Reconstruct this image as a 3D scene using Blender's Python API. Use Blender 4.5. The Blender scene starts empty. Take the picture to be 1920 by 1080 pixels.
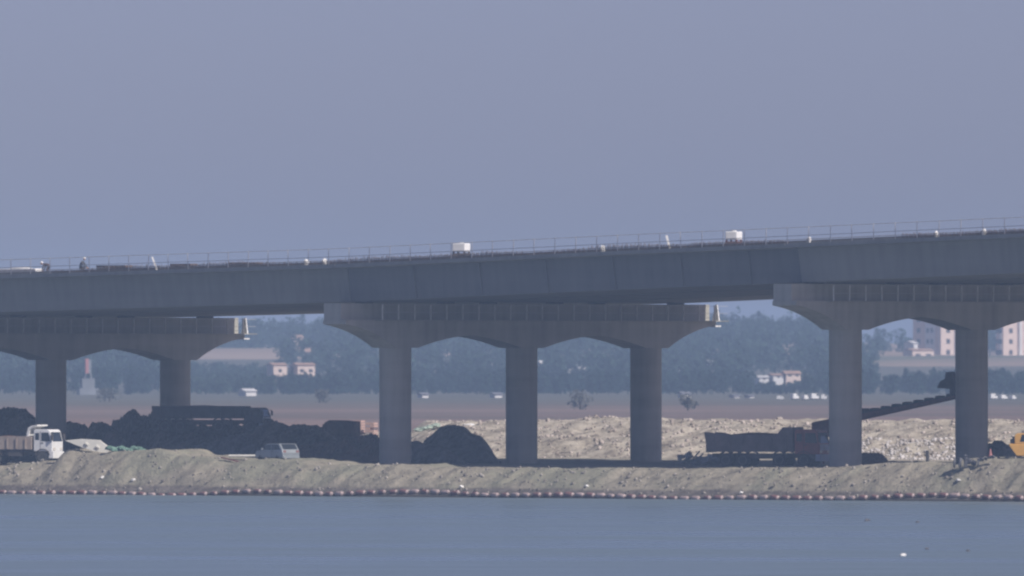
import bpy, bmesh, math, random
import numpy as np
from mathutils import Vector, Matrix, Euler

random.seed(7)
rng = np.random.default_rng(11)
SC = bpy.context.scene
COL = SC.collection
PI = math.pi

# ------------------------------------------------------------------ camera, sky, sun, exposure
CAM_Z = 9.3
F = 30000.0            # focal length in photo pixels (1920 wide)
HY = 693.0             # photo row of the true horizon
cam = bpy.data.cameras.new('camera')
cam.sensor_width = 36.0
cam.lens = 36.0 * F / 1920.0
cam.clip_start = 1.0
cam.clip_end = 30000.0
cam_o = bpy.data.objects.new('camera', cam)
COL.objects.link(cam_o)
cam_o.location = (0, 0, CAM_Z)
cam_o.rotation_euler = (math.radians(90) + math.atan((HY - 540.0) / F), 0, 0)
SC.camera = cam_o
cam.dof.use_dof = True
cam.dof.focus_distance = 1185.0
cam.dof.aperture_fstop = 2.4

R2 = math.sqrt(0.5)
MX, MY = 0.72, 1200.0   # centre of the middle pier
SUN_EL = math.radians(40)
OFF = math.radians(-1.5)   # the sun stands almost exactly along the bridge axis
sh = Vector((R2 * math.cos(OFF) - R2 * math.sin(OFF), -R2 * math.cos(OFF) - R2 * math.sin(OFF), 0))
SUN = Vector((sh.x * math.cos(SUN_EL), sh.y * math.cos(SUN_EL), math.sin(SUN_EL)))

world = bpy.data.worlds.new('World')
SC.world = world
world.use_nodes = True
wn = world.node_tree.nodes
wl = world.node_tree.links
wn.clear()
sky = wn.new('ShaderNodeTexSky')
sky.sky_type = 'NISHITA'
sky.sun_disc = False
sky.sun_elevation = SUN_EL
sky.sun_rotation = math.atan2(SUN.x, SUN.y)
sky.altitude = 0
sky.air_density = 0.5
sky.dust_density = 1.0
sky.ozone_density = 1.0
tint = wn.new('ShaderNodeMix')
tint.data_type = 'RGBA'
tint.blend_type = 'MULTIPLY'
tint.inputs['Factor'].default_value = 1.0
tint.inputs['B'].default_value = (0.70, 0.595, 0.725, 1)
bg = wn.new('ShaderNodeBackground')
bg.inputs['Strength'].default_value = 0.10
wo = wn.new('ShaderNodeOutputWorld')
wl.new(sky.outputs['Color'], tint.inputs['A'])
wl.new(tint.outputs['Result'], bg.inputs['Color'])
wl.new(bg.outputs['Background'], wo.inputs['Surface'])

sl = bpy.data.lights.new('sun', 'SUN')
sl.energy = 4.1
sl.angle = math.radians(0.6)
sl.color = (1.0, 0.94, 0.87)
so = bpy.data.objects.new('sun', sl)
COL.objects.link(so)
so.location = (200, 900, 300)
so.rotation_euler = (-SUN).to_track_quat('-Z', 'Y').to_euler()

SC.view_settings.view_transform = 'Standard'
SC.view_settings.look = 'None'
SC.view_settings.exposure = 0.25
SC.view_settings.gamma = 1.0
SC.render.engine = 'CYCLES'
SC.cycles.use_denoising = True
SC.cycles.max_bounces = 6
SC.cycles.diffuse_bounces = 3
SC.cycles.glossy_bounces = 3
SC.cycles.volume_bounces = 1
SC.cycles.filter_width = 2.3       # the photograph is a soft telephoto frame
HAZE_DENSITY = 0.000175
HAZE_COLOR = (0.375, 0.52, 0.76, 1)

# ------------------------------------------------------------------ helpers
def sw_of(x, y):
    return (x - MX) * R2 - (y - MY) * R2, (x - MX) * R2 + (y - MY) * R2

def xy_of(s, w):
    return MX + (s + w) * R2, MY + (w - s) * R2

def at_w(px, w):
    """ground position seen in photo column px at distance w across the bridge axis"""
    k = (px - 960.0) / F
    y = (w / R2 + MX + MY) / (1 + k)
    return k * y, y

def at_y(px, y):
    return (px - 960.0) / F * y, y

def Z(py, y):
    return CAM_Z + (HY - py) * y / F

def sstep(a, b, x):
    t = np.clip((np.asarray(x, float) - a) / (b - a), 0, 1)
    return t * t * (3 - 2 * t)

def vnoise(x, y, seed=0):
    x = np.asarray(x, float); y = np.asarray(y, float)
    xi = np.floor(x).astype(np.int64); yi = np.floor(y).astype(np.int64)
    fx = x - xi; fy = y - yi
    fx = fx * fx * (3 - 2 * fx); fy = fy * fy * (3 - 2 * fy)
    def h(a, b):
        n = (a * 374761393 + b * 668265263 + seed * 1442695041) & 0xFFFFFFFF
        n = ((n ^ (n >> 13)) * 1274126177) & 0xFFFFFFFF
        n = n ^ (n >> 16)
        return (n & 0xFFFF) / 65535.0
    a = h(xi, yi); b = h(xi + 1, yi); c = h(xi, yi + 1); d = h(xi + 1, yi + 1)
    return (a * (1 - fx) + b * fx) * (1 - fy) + (c * (1 - fx) + d * fx) * fy

def fbm(x, y, seed=0, o=4):
    t = 0; a = 0.5; f = 1.0
    for k in range(o):
        t = t + a * (vnoise(np.asarray(x) * f, np.asarray(y) * f, seed + k) - 0.5)
        a *= 0.5; f *= 2.03
    return t * 2

def link(o):
    COL.objects.link(o)
    return o

def tag(o, label=None, cat=None, group=None, kind=None):
    if label: o['label'] = label
    if cat: o['category'] = cat
    if group: o['group'] = group
    if kind: o['kind'] = kind
    return o

def thing(name, label, cat, loc=(0, 0, 0), rz=0.0, group=None):
    o = bpy.data.objects.new(name, None)
    link(o)
    o.empty_display_size = 0.5
    o.location = loc
    o.rotation_euler = (0, 0, rz)
    return tag(o, label, cat, group)

def copy_tree(o, parent=None):
    c = o.copy()
    COL.objects.link(c)
    c.parent = parent
    for ch in list(o.children):
        copy_tree(ch, c)
    return c

class MB:
    def __init__(self):
        self.v = []; self.f = []
    def add(self, vs, fs):
        n = len(self.v)
        self.v += [tuple(p) for p in vs]
        self.f += [tuple(i + n for i in f) for f in fs]
        return self
    def hexa(self, p):
        return self.add(p, [(0, 3, 2, 1), (4, 5, 6, 7), (0, 1, 5, 4), (1, 2, 6, 5), (2, 3, 7, 6), (3, 0, 4, 7)])
    def box(self, x0, x1, y0, y1, z0, z1):
        return self.hexa([(x0, y0, z0), (x1, y0, z0), (x1, y1, z0), (x0, y1, z0),
                          (x0, y0, z1), (x1, y0, z1), (x1, y1, z1), (x0, y1, z1)])
    def boxr(self, c, size, rot):
        m = Euler(rot).to_matrix()
        a, b, d = size[0] / 2, size[1] / 2, size[2] / 2
        ps = [(-a, -b, -d), (a, -b, -d), (a, b, -d), (-a, b, -d), (-a, -b, d), (a, -b, d), (a, b, d), (-a, b, d)]
        return self.hexa([Vector(c) + m @ Vector(p) for p in ps])
    def prism_y(self, poly, y0, y1):
        """polygon in x,z extruded along y"""
        n = len(poly)
        vs = [(x, y0, z) for x, z in poly] + [(x, y1, z) for x, z in poly]
        fs = [tuple(range(n)), tuple(range(2 * n - 1, n - 1, -1))]
        fs += [(i, i + n, (i + 1) % n + n, (i + 1) % n) for i in range(n)]
        return self.add(vs, fs)
    def prism_x(self, poly, x0, x1):
        n = len(poly)
        vs = [(x0, y, z) for y, z in poly] + [(x1, y, z) for y, z in poly]
        fs = [tuple(range(n - 1, -1, -1)), tuple(range(n, 2 * n))]
        fs += [(i, (i + 1) % n, (i + 1) % n + n, i + n) for i in range(n)]
        return self.add(vs, fs)
    def tube(self, p0, p1, r0, r1=None, n=8):
        r1 = r0 if r1 is None else r1
        p0 = Vector(p0); p1 = Vector(p1)
        d = (p1 - p0)
        if d.length < 1e-6: return self
        d.normalize()
        a = Vector((0, 0, 1)) if abs(d.z) < 0.9 else Vector((1, 0, 0))
        e = d.cross(a).normalized(); g = d.cross(e)
        vs = []
        for p, r in ((p0, r0), (p1, r1)):
            for i in range(n):
                t = 2 * PI * i / n
                vs.append(p + e * (r * math.cos(t)) + g * (r * math.sin(t)))
        fs = [(i, (i + 1) % n, (i + 1) % n + n, i + n) for i in range(n)]
        fs += [tuple(range(n - 1, -1, -1)), tuple(range(n, 2 * n))]
        return self.add(vs, fs)
    def lathe(self, prof, c=(0, 0, 0), axis='z', n=20):
        vs = []; fs = []
        for r, h in prof:
            for i in range(n):
                t = 2 * PI * i / n
                a, b = r * math.cos(t), r * math.sin(t)
                p = (a, b, h) if axis == 'z' else ((h, a, b) if axis == 'x' else (b, h, a))
                vs.append((c[0] + p[0], c[1] + p[1], c[2] + p[2]))
        m = len(prof)
        for k in range(m - 1):
            for i in range(n):
                j = (i + 1) % n
                fs.append((k * n + i, k * n + j, (k + 1) * n + j, (k + 1) * n + i))
        fs.append(tuple(range(n - 1, -1, -1)))
        fs.append(tuple((m - 1) * n + i for i in range(n)))
        return self.add(vs, fs)
    def blob(self, c, r, seed=0, rough=0.25, sub=2, flat=0.0):
        bm = bmesh.new()
        bmesh.ops.create_icosphere(bm, subdivisions=sub, radius=1.0)
        rr = random.Random(seed)
        ph = [rr.uniform(0, 6.28) for _ in range(6)]
        vs = []
        for v in bm.verts:
            p = v.co.copy()
            k = 1 + rough * (math.sin(3.1 * p.x + ph[0]) * math.sin(2.7 * p.y + ph[1]) + 0.6 * math.sin(5.3 * p.z + ph[2] + 3 * p.x) + rr.uniform(-0.3, 0.3))
            q = p * k
            if q.z < -flat and flat > 0: q.z = -flat
            vs.append((c[0] + q.x * r[0], c[1] + q.y * r[1], c[2] + q.z * r[2]))
        fs = [tuple(v.index for v in f.verts) for f in bm.faces]
        bm.free()
        return self.add(vs, fs)
    def build(self, name, mat, parent=None, bevel=0.0, smooth=False, loc=None):
        me = bpy.data.meshes.new(name)
        me.from_pydata(self.v, [], self.f)
        me.update()
        bm = bmesh.new(); bm.from_mesh(me)
        bmesh.ops.recalc_face_normals(bm, faces=bm.faces)
        bm.to_mesh(me); bm.free()
        me.materials.append(mat)
        if smooth:
            for p in me.polygons: p.use_smooth = True
        o = link(bpy.data.objects.new(name, me))
        if parent is not None: o.parent = parent
        if loc is not None: o.location = loc
        if bevel > 0:
            b = o.modifiers.new('bevel', 'BEVEL')
            b.width = bevel; b.segments = 2; b.limit_method = 'ANGLE'
        return o

# ------------------------------------------------------------------ materials
def new_mat(name):
    m = bpy.data.materials.new(name)
    m.use_nodes = True
    nt = m.node_tree
    return m, nt, nt.nodes, nt.links, nt.nodes['Principled BSDF']

def ramp(nodes, stops):
    r = nodes.new('ShaderNodeValToRGB')
    el = r.color_ramp.elements
    el[0].position, el[0].color = stops[0][0], (*stops[0][1], 1)
    el[1].position, el[1].color = stops[-1][0], (*stops[-1][1], 1)
    for p, c in stops[1:-1]:
        e = el.new(p); e.color = (*c, 1)
    return r

def worn(name, c, c2=None, scale=1.5, rough=0.7, metal=0.0, stretch=(1, 1, 1), bump=0.0, lo=0.35, hi=0.65, detail=5):
    """a surface of two tones mixed by noise, in object coordinates"""
    m, nt, N, L, B = new_mat(name)
    if c2 is None: c2 = tuple(x * 0.72 for x in c)
    tc = N.new('ShaderNodeTexCoord'); mp = N.new('ShaderNodeMapping')
    mp.inputs['Scale'].default_value = stretch
    nz = N.new('ShaderNodeTexNoise')
    nz.inputs['Scale'].default_value = scale
    nz.inputs['Detail'].default_value = detail
    nz.inputs['Roughness'].default_value = 0.62
    r = ramp(N, [(lo, c2), (hi, c)])
    L.new(tc.outputs['Object'], mp.inputs['Vector'])
    L.new(mp.outputs['Vector'], nz.inputs['Vector'])
    L.new(nz.outputs['Fac'], r.inputs['Fac'])
    L.new(r.outputs['Color'], B.inputs['Base Color'])
    B.inputs['Roughness'].default_value = rough
    B.inputs['Metallic'].default_value = metal
    if bump > 0:
        b = N.new('ShaderNodeBump')
        b.inputs['Strength'].default_value = bump
        b.inputs['Distance'].default_value = 0.1
        L.new(nz.outputs['Fac'], b.inputs['Height'])
        L.new(b.outputs['Normal'], B.inputs['Normal'])
    return m

def concrete(name, c, streak=0.25, scale=0.35):
    m, nt, N, L, B = new_mat(name)
    tc = N.new('ShaderNodeTexCoord')
    n1 = N.new('ShaderNodeTexNoise'); n1.inputs['Scale'].default_value = scale; n1.inputs['Detail'].default_value = 6
    mp = N.new('ShaderNodeMapping'); mp.inputs['Scale'].default_value = (1.3, 1.3, 0.12)
    n2 = N.new('ShaderNodeTexNoise'); n2.inputs['Scale'].default_value = 1.1; n2.inputs['Detail'].default_value = 4
    L.new(tc.outputs['Object'], n1.inputs['Vector'])
    L.new(tc.outputs['Object'], mp.inputs['Vector'])
    L.new(mp.outputs['Vector'], n2.inputs['Vector'])
    a = N.new('ShaderNodeMath'); a.operation = 'MULTIPLY_ADD'
    a.inputs[1].default_value = 0.5; L.new(n1.outputs['Fac'], a.inputs[0])
    b = N.new('ShaderNodeMath'); b.operation = 'MULTIPLY'; b.inputs[1].default_value = 0.5
    L.new(n2.outputs['Fac'], b.inputs[0]); L.new(b.outputs[0], a.inputs[2])
    mp3 = N.new('ShaderNodeMapping'); mp3.inputs['Scale'].default_value = (0.03, 0.03, 0.75)
    n3 = N.new('ShaderNodeTexNoise'); n3.inputs['Scale'].default_value = 1.0; n3.inputs['Detail'].default_value = 3
    L.new(tc.outputs['Object'], mp3.inputs['Vector']); L.new(mp3.outputs['Vector'], n3.inputs['Vector'])
    lift = N.new('ShaderNodeMath'); lift.operation = 'MULTIPLY_ADD'; lift.inputs[1].default_value = 0.45; lift.inputs[2].default_value = -0.225
    L.new(n3.outputs['Fac'], lift.inputs[0])
    tot = N.new('ShaderNodeMath'); tot.operation = 'ADD'
    L.new(a.outputs[0], tot.inputs[0]); L.new(lift.outputs[0], tot.inputs[1])
    a = tot
    r = ramp(N, [(0.32, tuple(x * (1 - streak) for x in c)), (0.52, c), (0.7, tuple(min(1, x * (1 + streak * 0.6)) for x in c))])
    L.new(a.outputs[0], r.inputs['Fac'])
    L.new(r.outputs['Color'], B.inputs['Base Color'])
    B.inputs['Roughness'].default_value = 0.85
    return m

M = {}
M['concrete'] = concrete('pier concrete', (0.41, 0.395, 0.345))
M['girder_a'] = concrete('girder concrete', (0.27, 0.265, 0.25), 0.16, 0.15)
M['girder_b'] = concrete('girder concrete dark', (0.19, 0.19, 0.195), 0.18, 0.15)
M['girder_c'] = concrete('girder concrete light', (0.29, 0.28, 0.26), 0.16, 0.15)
M['slab'] = concrete('slab concrete', (0.30, 0.29, 0.27), 0.2, 0.3)
M['steel'] = worn('galvanised steel', (0.34, 0.34, 0.35), (0.22, 0.22, 0.23), 3, 0.5, 0.3)
M['rail'] = worn('scaffold tube', (0.60, 0.59, 0.60), (0.42, 0.41, 0.41), 2, 0.55, 0.2)
M['rebar'] = worn('rusty rebar', (0.17, 0.12, 0.10), (0.10, 0.07, 0.06), 2.0, 0.8)
M['white'] = worn('white paint', (0.80, 0.80, 0.80), (0.70, 0.69, 0.67), 1.2, 0.45)
M['sheet'] = worn('white sheet', (0.80, 0.79, 0.77), (0.62, 0.61, 0.58), 2.5, 0.7)
M['glass'] = worn('vehicle glass', (0.03, 0.035, 0.045), (0.02, 0.025, 0.03), 1.0, 0.08)
M['tyre'] = worn('tyre rubber', (0.035, 0.035, 0.037), (0.06, 0.055, 0.05), 3, 0.9)
M['rim'] = worn('wheel rim', (0.35, 0.34, 0.33), (0.22, 0.2, 0.18), 4, 0.5, 0.3)
M['chassis'] = worn('dark chassis', (0.05, 0.045, 0.045), (0.085, 0.07, 0.06), 3, 0.7)
M['tan_bed'] = worn('dusty tan bed', (0.38, 0.31, 0.255), (0.27, 0.215, 0.18), 1.6, 0.8)
M['red'] = worn('red truck paint', (0.36, 0.085, 0.06), (0.25, 0.065, 0.05), 1.5, 0.45)
M['grey_bed'] = worn('dusty brown grey dump body', (0.18, 0.14, 0.13), (0.12, 0.095, 0.09), 1.3, 0.7)
M['dark_bed'] = worn('dark hauler body', (0.075, 0.078, 0.085), (0.05, 0.05, 0.055), 1.0, 0.75)
M['pale_blue'] = worn('pale blue paint', (0.40, 0.44, 0.54), (0.30, 0.33, 0.40), 1.5, 0.5)
M['silver'] = worn('silver car paint', (0.30, 0.33, 0.35), (0.24, 0.26, 0.28), 1.0, 0.3, 0.3)
M['yellow'] = worn('yellow machine paint', (0.80, 0.45, 0.10), (0.66, 0.35, 0.08), 1.0, 0.45)
M['lamp'] = worn('lamp lens', (0.75, 0.72, 0.66), (0.6, 0.55, 0.5), 4, 0.2)
M['rust'] = worn('rusty conveyor steel', (0.20, 0.065, 0.055), (0.11, 0.042, 0.04), 1.6, 0.8)
M['belt'] = worn('conveyor belt', (0.03, 0.03, 0.035), (0.06, 0.055, 0.055), 2.0, 0.9)
M['soil_dark'] = worn('dark soil', (0.26, 0.225, 0.19), (0.035, 0.032, 0.03), 0.4, 0.95, bump=0.6, lo=0.42, hi=0.62, detail=8)
M['soil_grey'] = worn('grey gravel', (0.22, 0.22, 0.22), (0.05, 0.05, 0.05), 1.0, 0.95, bump=0.6, detail=8)
M['soil_brown'] = worn('brown soil', (0.18, 0.11, 0.085), (0.06, 0.043, 0.038), 0.9, 0.95, bump=0.6, detail=8)
M['rubble'] = worn('pale rubble', (0.50, 0.44, 0.39), (0.22, 0.185, 0.155), 0.8, 0.95, lo=0.4, hi=0.6)
M['stone'] = worn('bank stones', (0.36, 0.33, 0.29), (0.14, 0.125, 0.11), 0.7, 0.95, lo=0.4, hi=0.6)
M['brick'] = worn('pinkish bricks', (0.50, 0.34, 0.28), (0.40, 0.26, 0.22), 2.5, 0.9)
M['wood'] = worn('wet timber', (0.16, 0.11, 0.085), (0.09, 0.065, 0.055), 2.0, 0.9, stretch=(1, 6, 6))
M['green'] = worn('green netting', (0.16, 0.27, 0.21), (0.09, 0.17, 0.13), 3, 0.9)
M['pale_green'] = worn('pale green tarpaulin', (0.38, 0.46, 0.38), (0.26, 0.33, 0.27), 2, 0.8)
M['slab_pale'] = worn('pale slab', (0.76, 0.74, 0.66), (0.62, 0.60, 0.53), 1.2, 0.85)
M['black'] = worn('black sheeting', (0.05, 0.05, 0.06), (0.10, 0.10, 0.11), 2.0, 0.6)
M['float_red'] = worn('faded red float', (0.27, 0.13, 0.12), (0.18, 0.10, 0.095), 2.5, 0.6)
M['float_pale'] = worn('pale float', (0.44, 0.34, 0.32), (0.30, 0.23, 0.22), 3, 0.6)
M['rope'] = worn('wet rope', (0.10, 0.06, 0.055), (0.06, 0.045, 0.045), 3, 0.9)
M['leaf'] = worn('leaves', (0.042, 0.072, 0.055), (0.018, 0.036, 0.03), 0.35, 0.9, lo=0.38, hi=0.62)
M['leaf_b'] = worn('dark needles', (0.022, 0.048, 0.036), (0.010, 0.024, 0.020), 0.25, 0.9, lo=0.38, hi=0.62)
M['leaf_hazed'] = worn('haze paled leaves', (0.14, 0.145, 0.13), (0.08, 0.085, 0.08), 0.5, 0.95)  # bush leaves lightened to imitate distance haze in the colour
M['bark'] = worn('bark', (0.10, 0.08, 0.06), (0.06, 0.05, 0.04), 2, 0.95)
M['wall_pink'] = worn('pink beige wall', (0.70, 0.56, 0.48), (0.62, 0.49, 0.42), 0.2, 0.9)
M['wall_white'] = worn('white wall', (0.74, 0.72, 0.70), (0.64, 0.62, 0.60), 0.3, 0.9)
M['wall_grey'] = worn('grey wall', (0.22, 0.23, 0.25), (0.16, 0.17, 0.18), 0.4, 0.9)
M['roof_tan'] = worn('tan roof', (0.46, 0.30, 0.22), (0.36, 0.23, 0.17), 0.6, 0.9)
M['roof_grey'] = worn('grey roof', (0.22, 0.22, 0.25), (0.16, 0.16, 0.18), 0.6, 0.9)
M['pane'] = worn('window pane', (0.07, 0.065, 0.07), (0.05, 0.05, 0.055), 0.5, 0.25)
M['mast_red'] = worn('red mast paint', (0.40, 0.16, 0.15), (0.32, 0.13, 0.13), 0.5, 0.6)
M['skin'] = worn('skin', (0.45, 0.28, 0.20), (0.40, 0.24, 0.17), 4, 0.7)
M['cloth'] = worn('dark work clothes', (0.05, 0.05, 0.06), (0.08, 0.075, 0.08), 5, 0.9)
M['cloth_b'] = worn('brown work clothes', (0.10, 0.07, 0.065), (0.07, 0.05, 0.05), 5, 0.9)
M['helmet'] = worn('white helmet', (0.8, 0.78, 0.76), (0.7, 0.68, 0.66), 3, 0.4)

# ------------------------------------------------------------------ terrain
CREST = [(-400, 866), (-200, 868), (0, 870), (50, 868), (80, 864), (117, 864), (128, 842), (140, 842), (165, 849), (205, 851), (230, 844), (262, 846), (300, 842),
         (318, 846), (335, 856), (345, 853), (400, 858), (436, 866), (446, 868), (465, 862), (500, 861), (540, 861), (580, 866), (620, 871),
         (700, 875), (760, 871), (800, 876), (1000, 879), (1200, 879), (1540, 878), (1600, 875), (1650, 869),
         (1720, 868), (1770, 874), (1800, 862), (1840, 858), (1870, 861), (1920, 858), (2100, 860), (2400, 866)]
cz_s, cz_z = [], []
for k_ in ('leaf', 'leaf_b', 'leaf_hazed', 'soil_dark', 'soil_grey', 'soil_brown', 'rubble', 'stone', 'concrete', 'girder_a', 'girder_b', 'girder_c', 'slab'):
    M[k_].node_tree.nodes['Principled BSDF'].inputs['Specular IOR Level'].default_value = 0.12
for p_, q_ in CREST:
    x_, y_ = at_w(p_, -24.3)
    cz_s.append(sw_of(x_, y_)[0]); cz_z.append(Z(q_, y_))
YARD = 2.25

def near_height(x, y):
    s, w = sw_of(x, y)
    px = 960 + F * x / np.maximum(y, 50.0)
    crest = np.interp(s, cz_s, cz_z)
    crest = crest + 0.16 * fbm(s * 0.8, w * 0.4, 3) + 0.10 * fbm(s * 2.6, w * 1.0, 41, 2)
    wj = w + 0.7 * fbm(s * 0.22, w * 0.2, 5, 3) + 0.45 * fbm(s * 1.3, w * 0.35, 6, 3)
    ws = w + 0.35 * fbm(s * 0.12, 0 * s, 15, 2)
    z = np.interp(ws, [-400, -60, -31, -29, -27.5], [-4, -3, -0.9, 0.0, 0.72])
    face = np.clip((wj + 27.5) / 3.0, 0, 1)
    face = face ** 0.8
    rill = 0.20 * fbm(s * 1.1, w * 0.12, 51, 3) * np.sin(np.clip(face, 0, 1) * 3.14)
    z = np.where(ws > -27.5, 0.72 + (crest - 0.72) * face + rill, z)
    back = sstep(-20.6, -17.6, w)
    yard = YARD + 0.25 * sstep(0, 28, w) + 0.10 * fbm(s * 0.3, w * 0.3, 8)
    z = z * (1 - back) + yard * back
    # spoil bank beyond the bridge
    m = np.interp(px, [560, 640, 700, 770, 800, 940, 1000], [0, 0.35, 0.62, 0.66, 0.93, 0.96, 1.0])
    top = 5.25 + 0.35 * fbm(s * 0.18, w * 0.1, 21, 3) + 0.16 * fbm(s * 1.1, w * 0.7, 22, 3)
    wk = w + 2.2 * fbm(s * 0.25, w * 0.25, 23, 3)
    ramp_ = np.interp(wk, [27, 32.5, 35.5, 41, 48, 62], [0, 0.52, 0.6, 1.0, 1.0, 0.12])
    bank = (top - 2.5) * m * np.clip(ramp_, 0, 1)
    bank = bank + 0.28 * fbm(s * 0.9, w * 0.9, 24, 4) * np.clip(ramp_ * 3, 0, 1) * m
    z = z + np.where(w > 20, bank, 0)
    return z, s, w

def height(x, y):
    x = np.asarray(x, float); y = np.asarray(y, float)
    z, s, w = near_height(x, y)
    field = 2.5 + 0.7 * sstep(40, 120, w) + np.clip(y - 1300, 0, 1900) * 0.00078 + 0.25 * fbm(x * 0.01, y * 0.004, 31, 3) * sstep(60, 200, w)
    far = sstep(50, 66, w)
    z = z * (1 - far) + field * far
    hill = sstep(3150, 4500, y) * (10.5 - 4.5 * sstep(84, 100, x * 4500 / np.maximum(y, 100)) * (1 - sstep(100, 110, x)) + 3.0 * fbm(x * 0.012, y * 0.003, 33, 3))
    hill = hill + 2.5 * sstep(4500, 5600, y)
    # level shelf for the apartment blocks and the terraces on the left
    shelf = sstep(100, 110, x) * sstep(3900, 4050, y) * (1 - sstep(4700, 4900, y))
    z = z + hill * (1 - shelf) + shelf * (12.2 - 4.0)
    return z

def axis(fine0, fine1, fs, lo, hi, cap):
    a = list(np.arange(fine0, fine1 + 1e-6, fs))
    st = fs; p = fine1
    while p < hi:
        st = min(st * 1.22, cap); p += st; a.append(min(p, hi))
    st = fs; p = fine0; b = []
    while p > lo:
        st = min(st * 1.22, cap); p -= st; b.append(max(p, lo))
    return np.array(sorted(set(b + a)))

SX = axis(-72, 96, 0.36, -6000, 2500, 36)
WX = axis(-31, 62, 0.3, -420, 6000, 36)
SS, WW = np.meshgrid(SX, WX)
XX = MX + (SS + WW) * R2
YY = MY + (WW - SS) * R2
ZZ = height(XX, YY)

def grid_mesh(name, X, Y, Zs, mat):
    h, w = X.shape
    co = np.stack([X, Y, Zs], -1).reshape(-1, 3).astype(np.float32)
    idx = np.arange(h * w).reshape(h, w)
    q = np.stack([idx[:-1, :-1], idx[:-1, 1:], idx[1:, 1:], idx[1:, :-1]], -1).reshape(-1, 4)
    return raw_mesh(name, co, q, mat)

def raw_mesh(name, co, q, mat, smooth=True):
    me = bpy.data.meshes.new(name)
    n = q.shape[1]
    me.vertices.add(len(co)); me.vertices.foreach_set('co', np.ascontiguousarray(co, np.float32).ravel())
    me.loops.add(q.size); me.loops.foreach_set('vertex_index', q.ravel().astype(np.int32))
    me.polygons.add(len(q)); me.polygons.foreach_set('loop_start', np.arange(0, q.size, n, dtype=np.int32))
    me.polygons.foreach_set('loop_total', np.full(len(q), n, np.int32))
    if smooth: me.polygons.foreach_set('use_smooth', np.ones(len(q), bool))
    me.update(calc_edges=True); me.validate()
    me.materials.append(mat)
    return link(bpy.data.objects.new(name, me))

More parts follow.
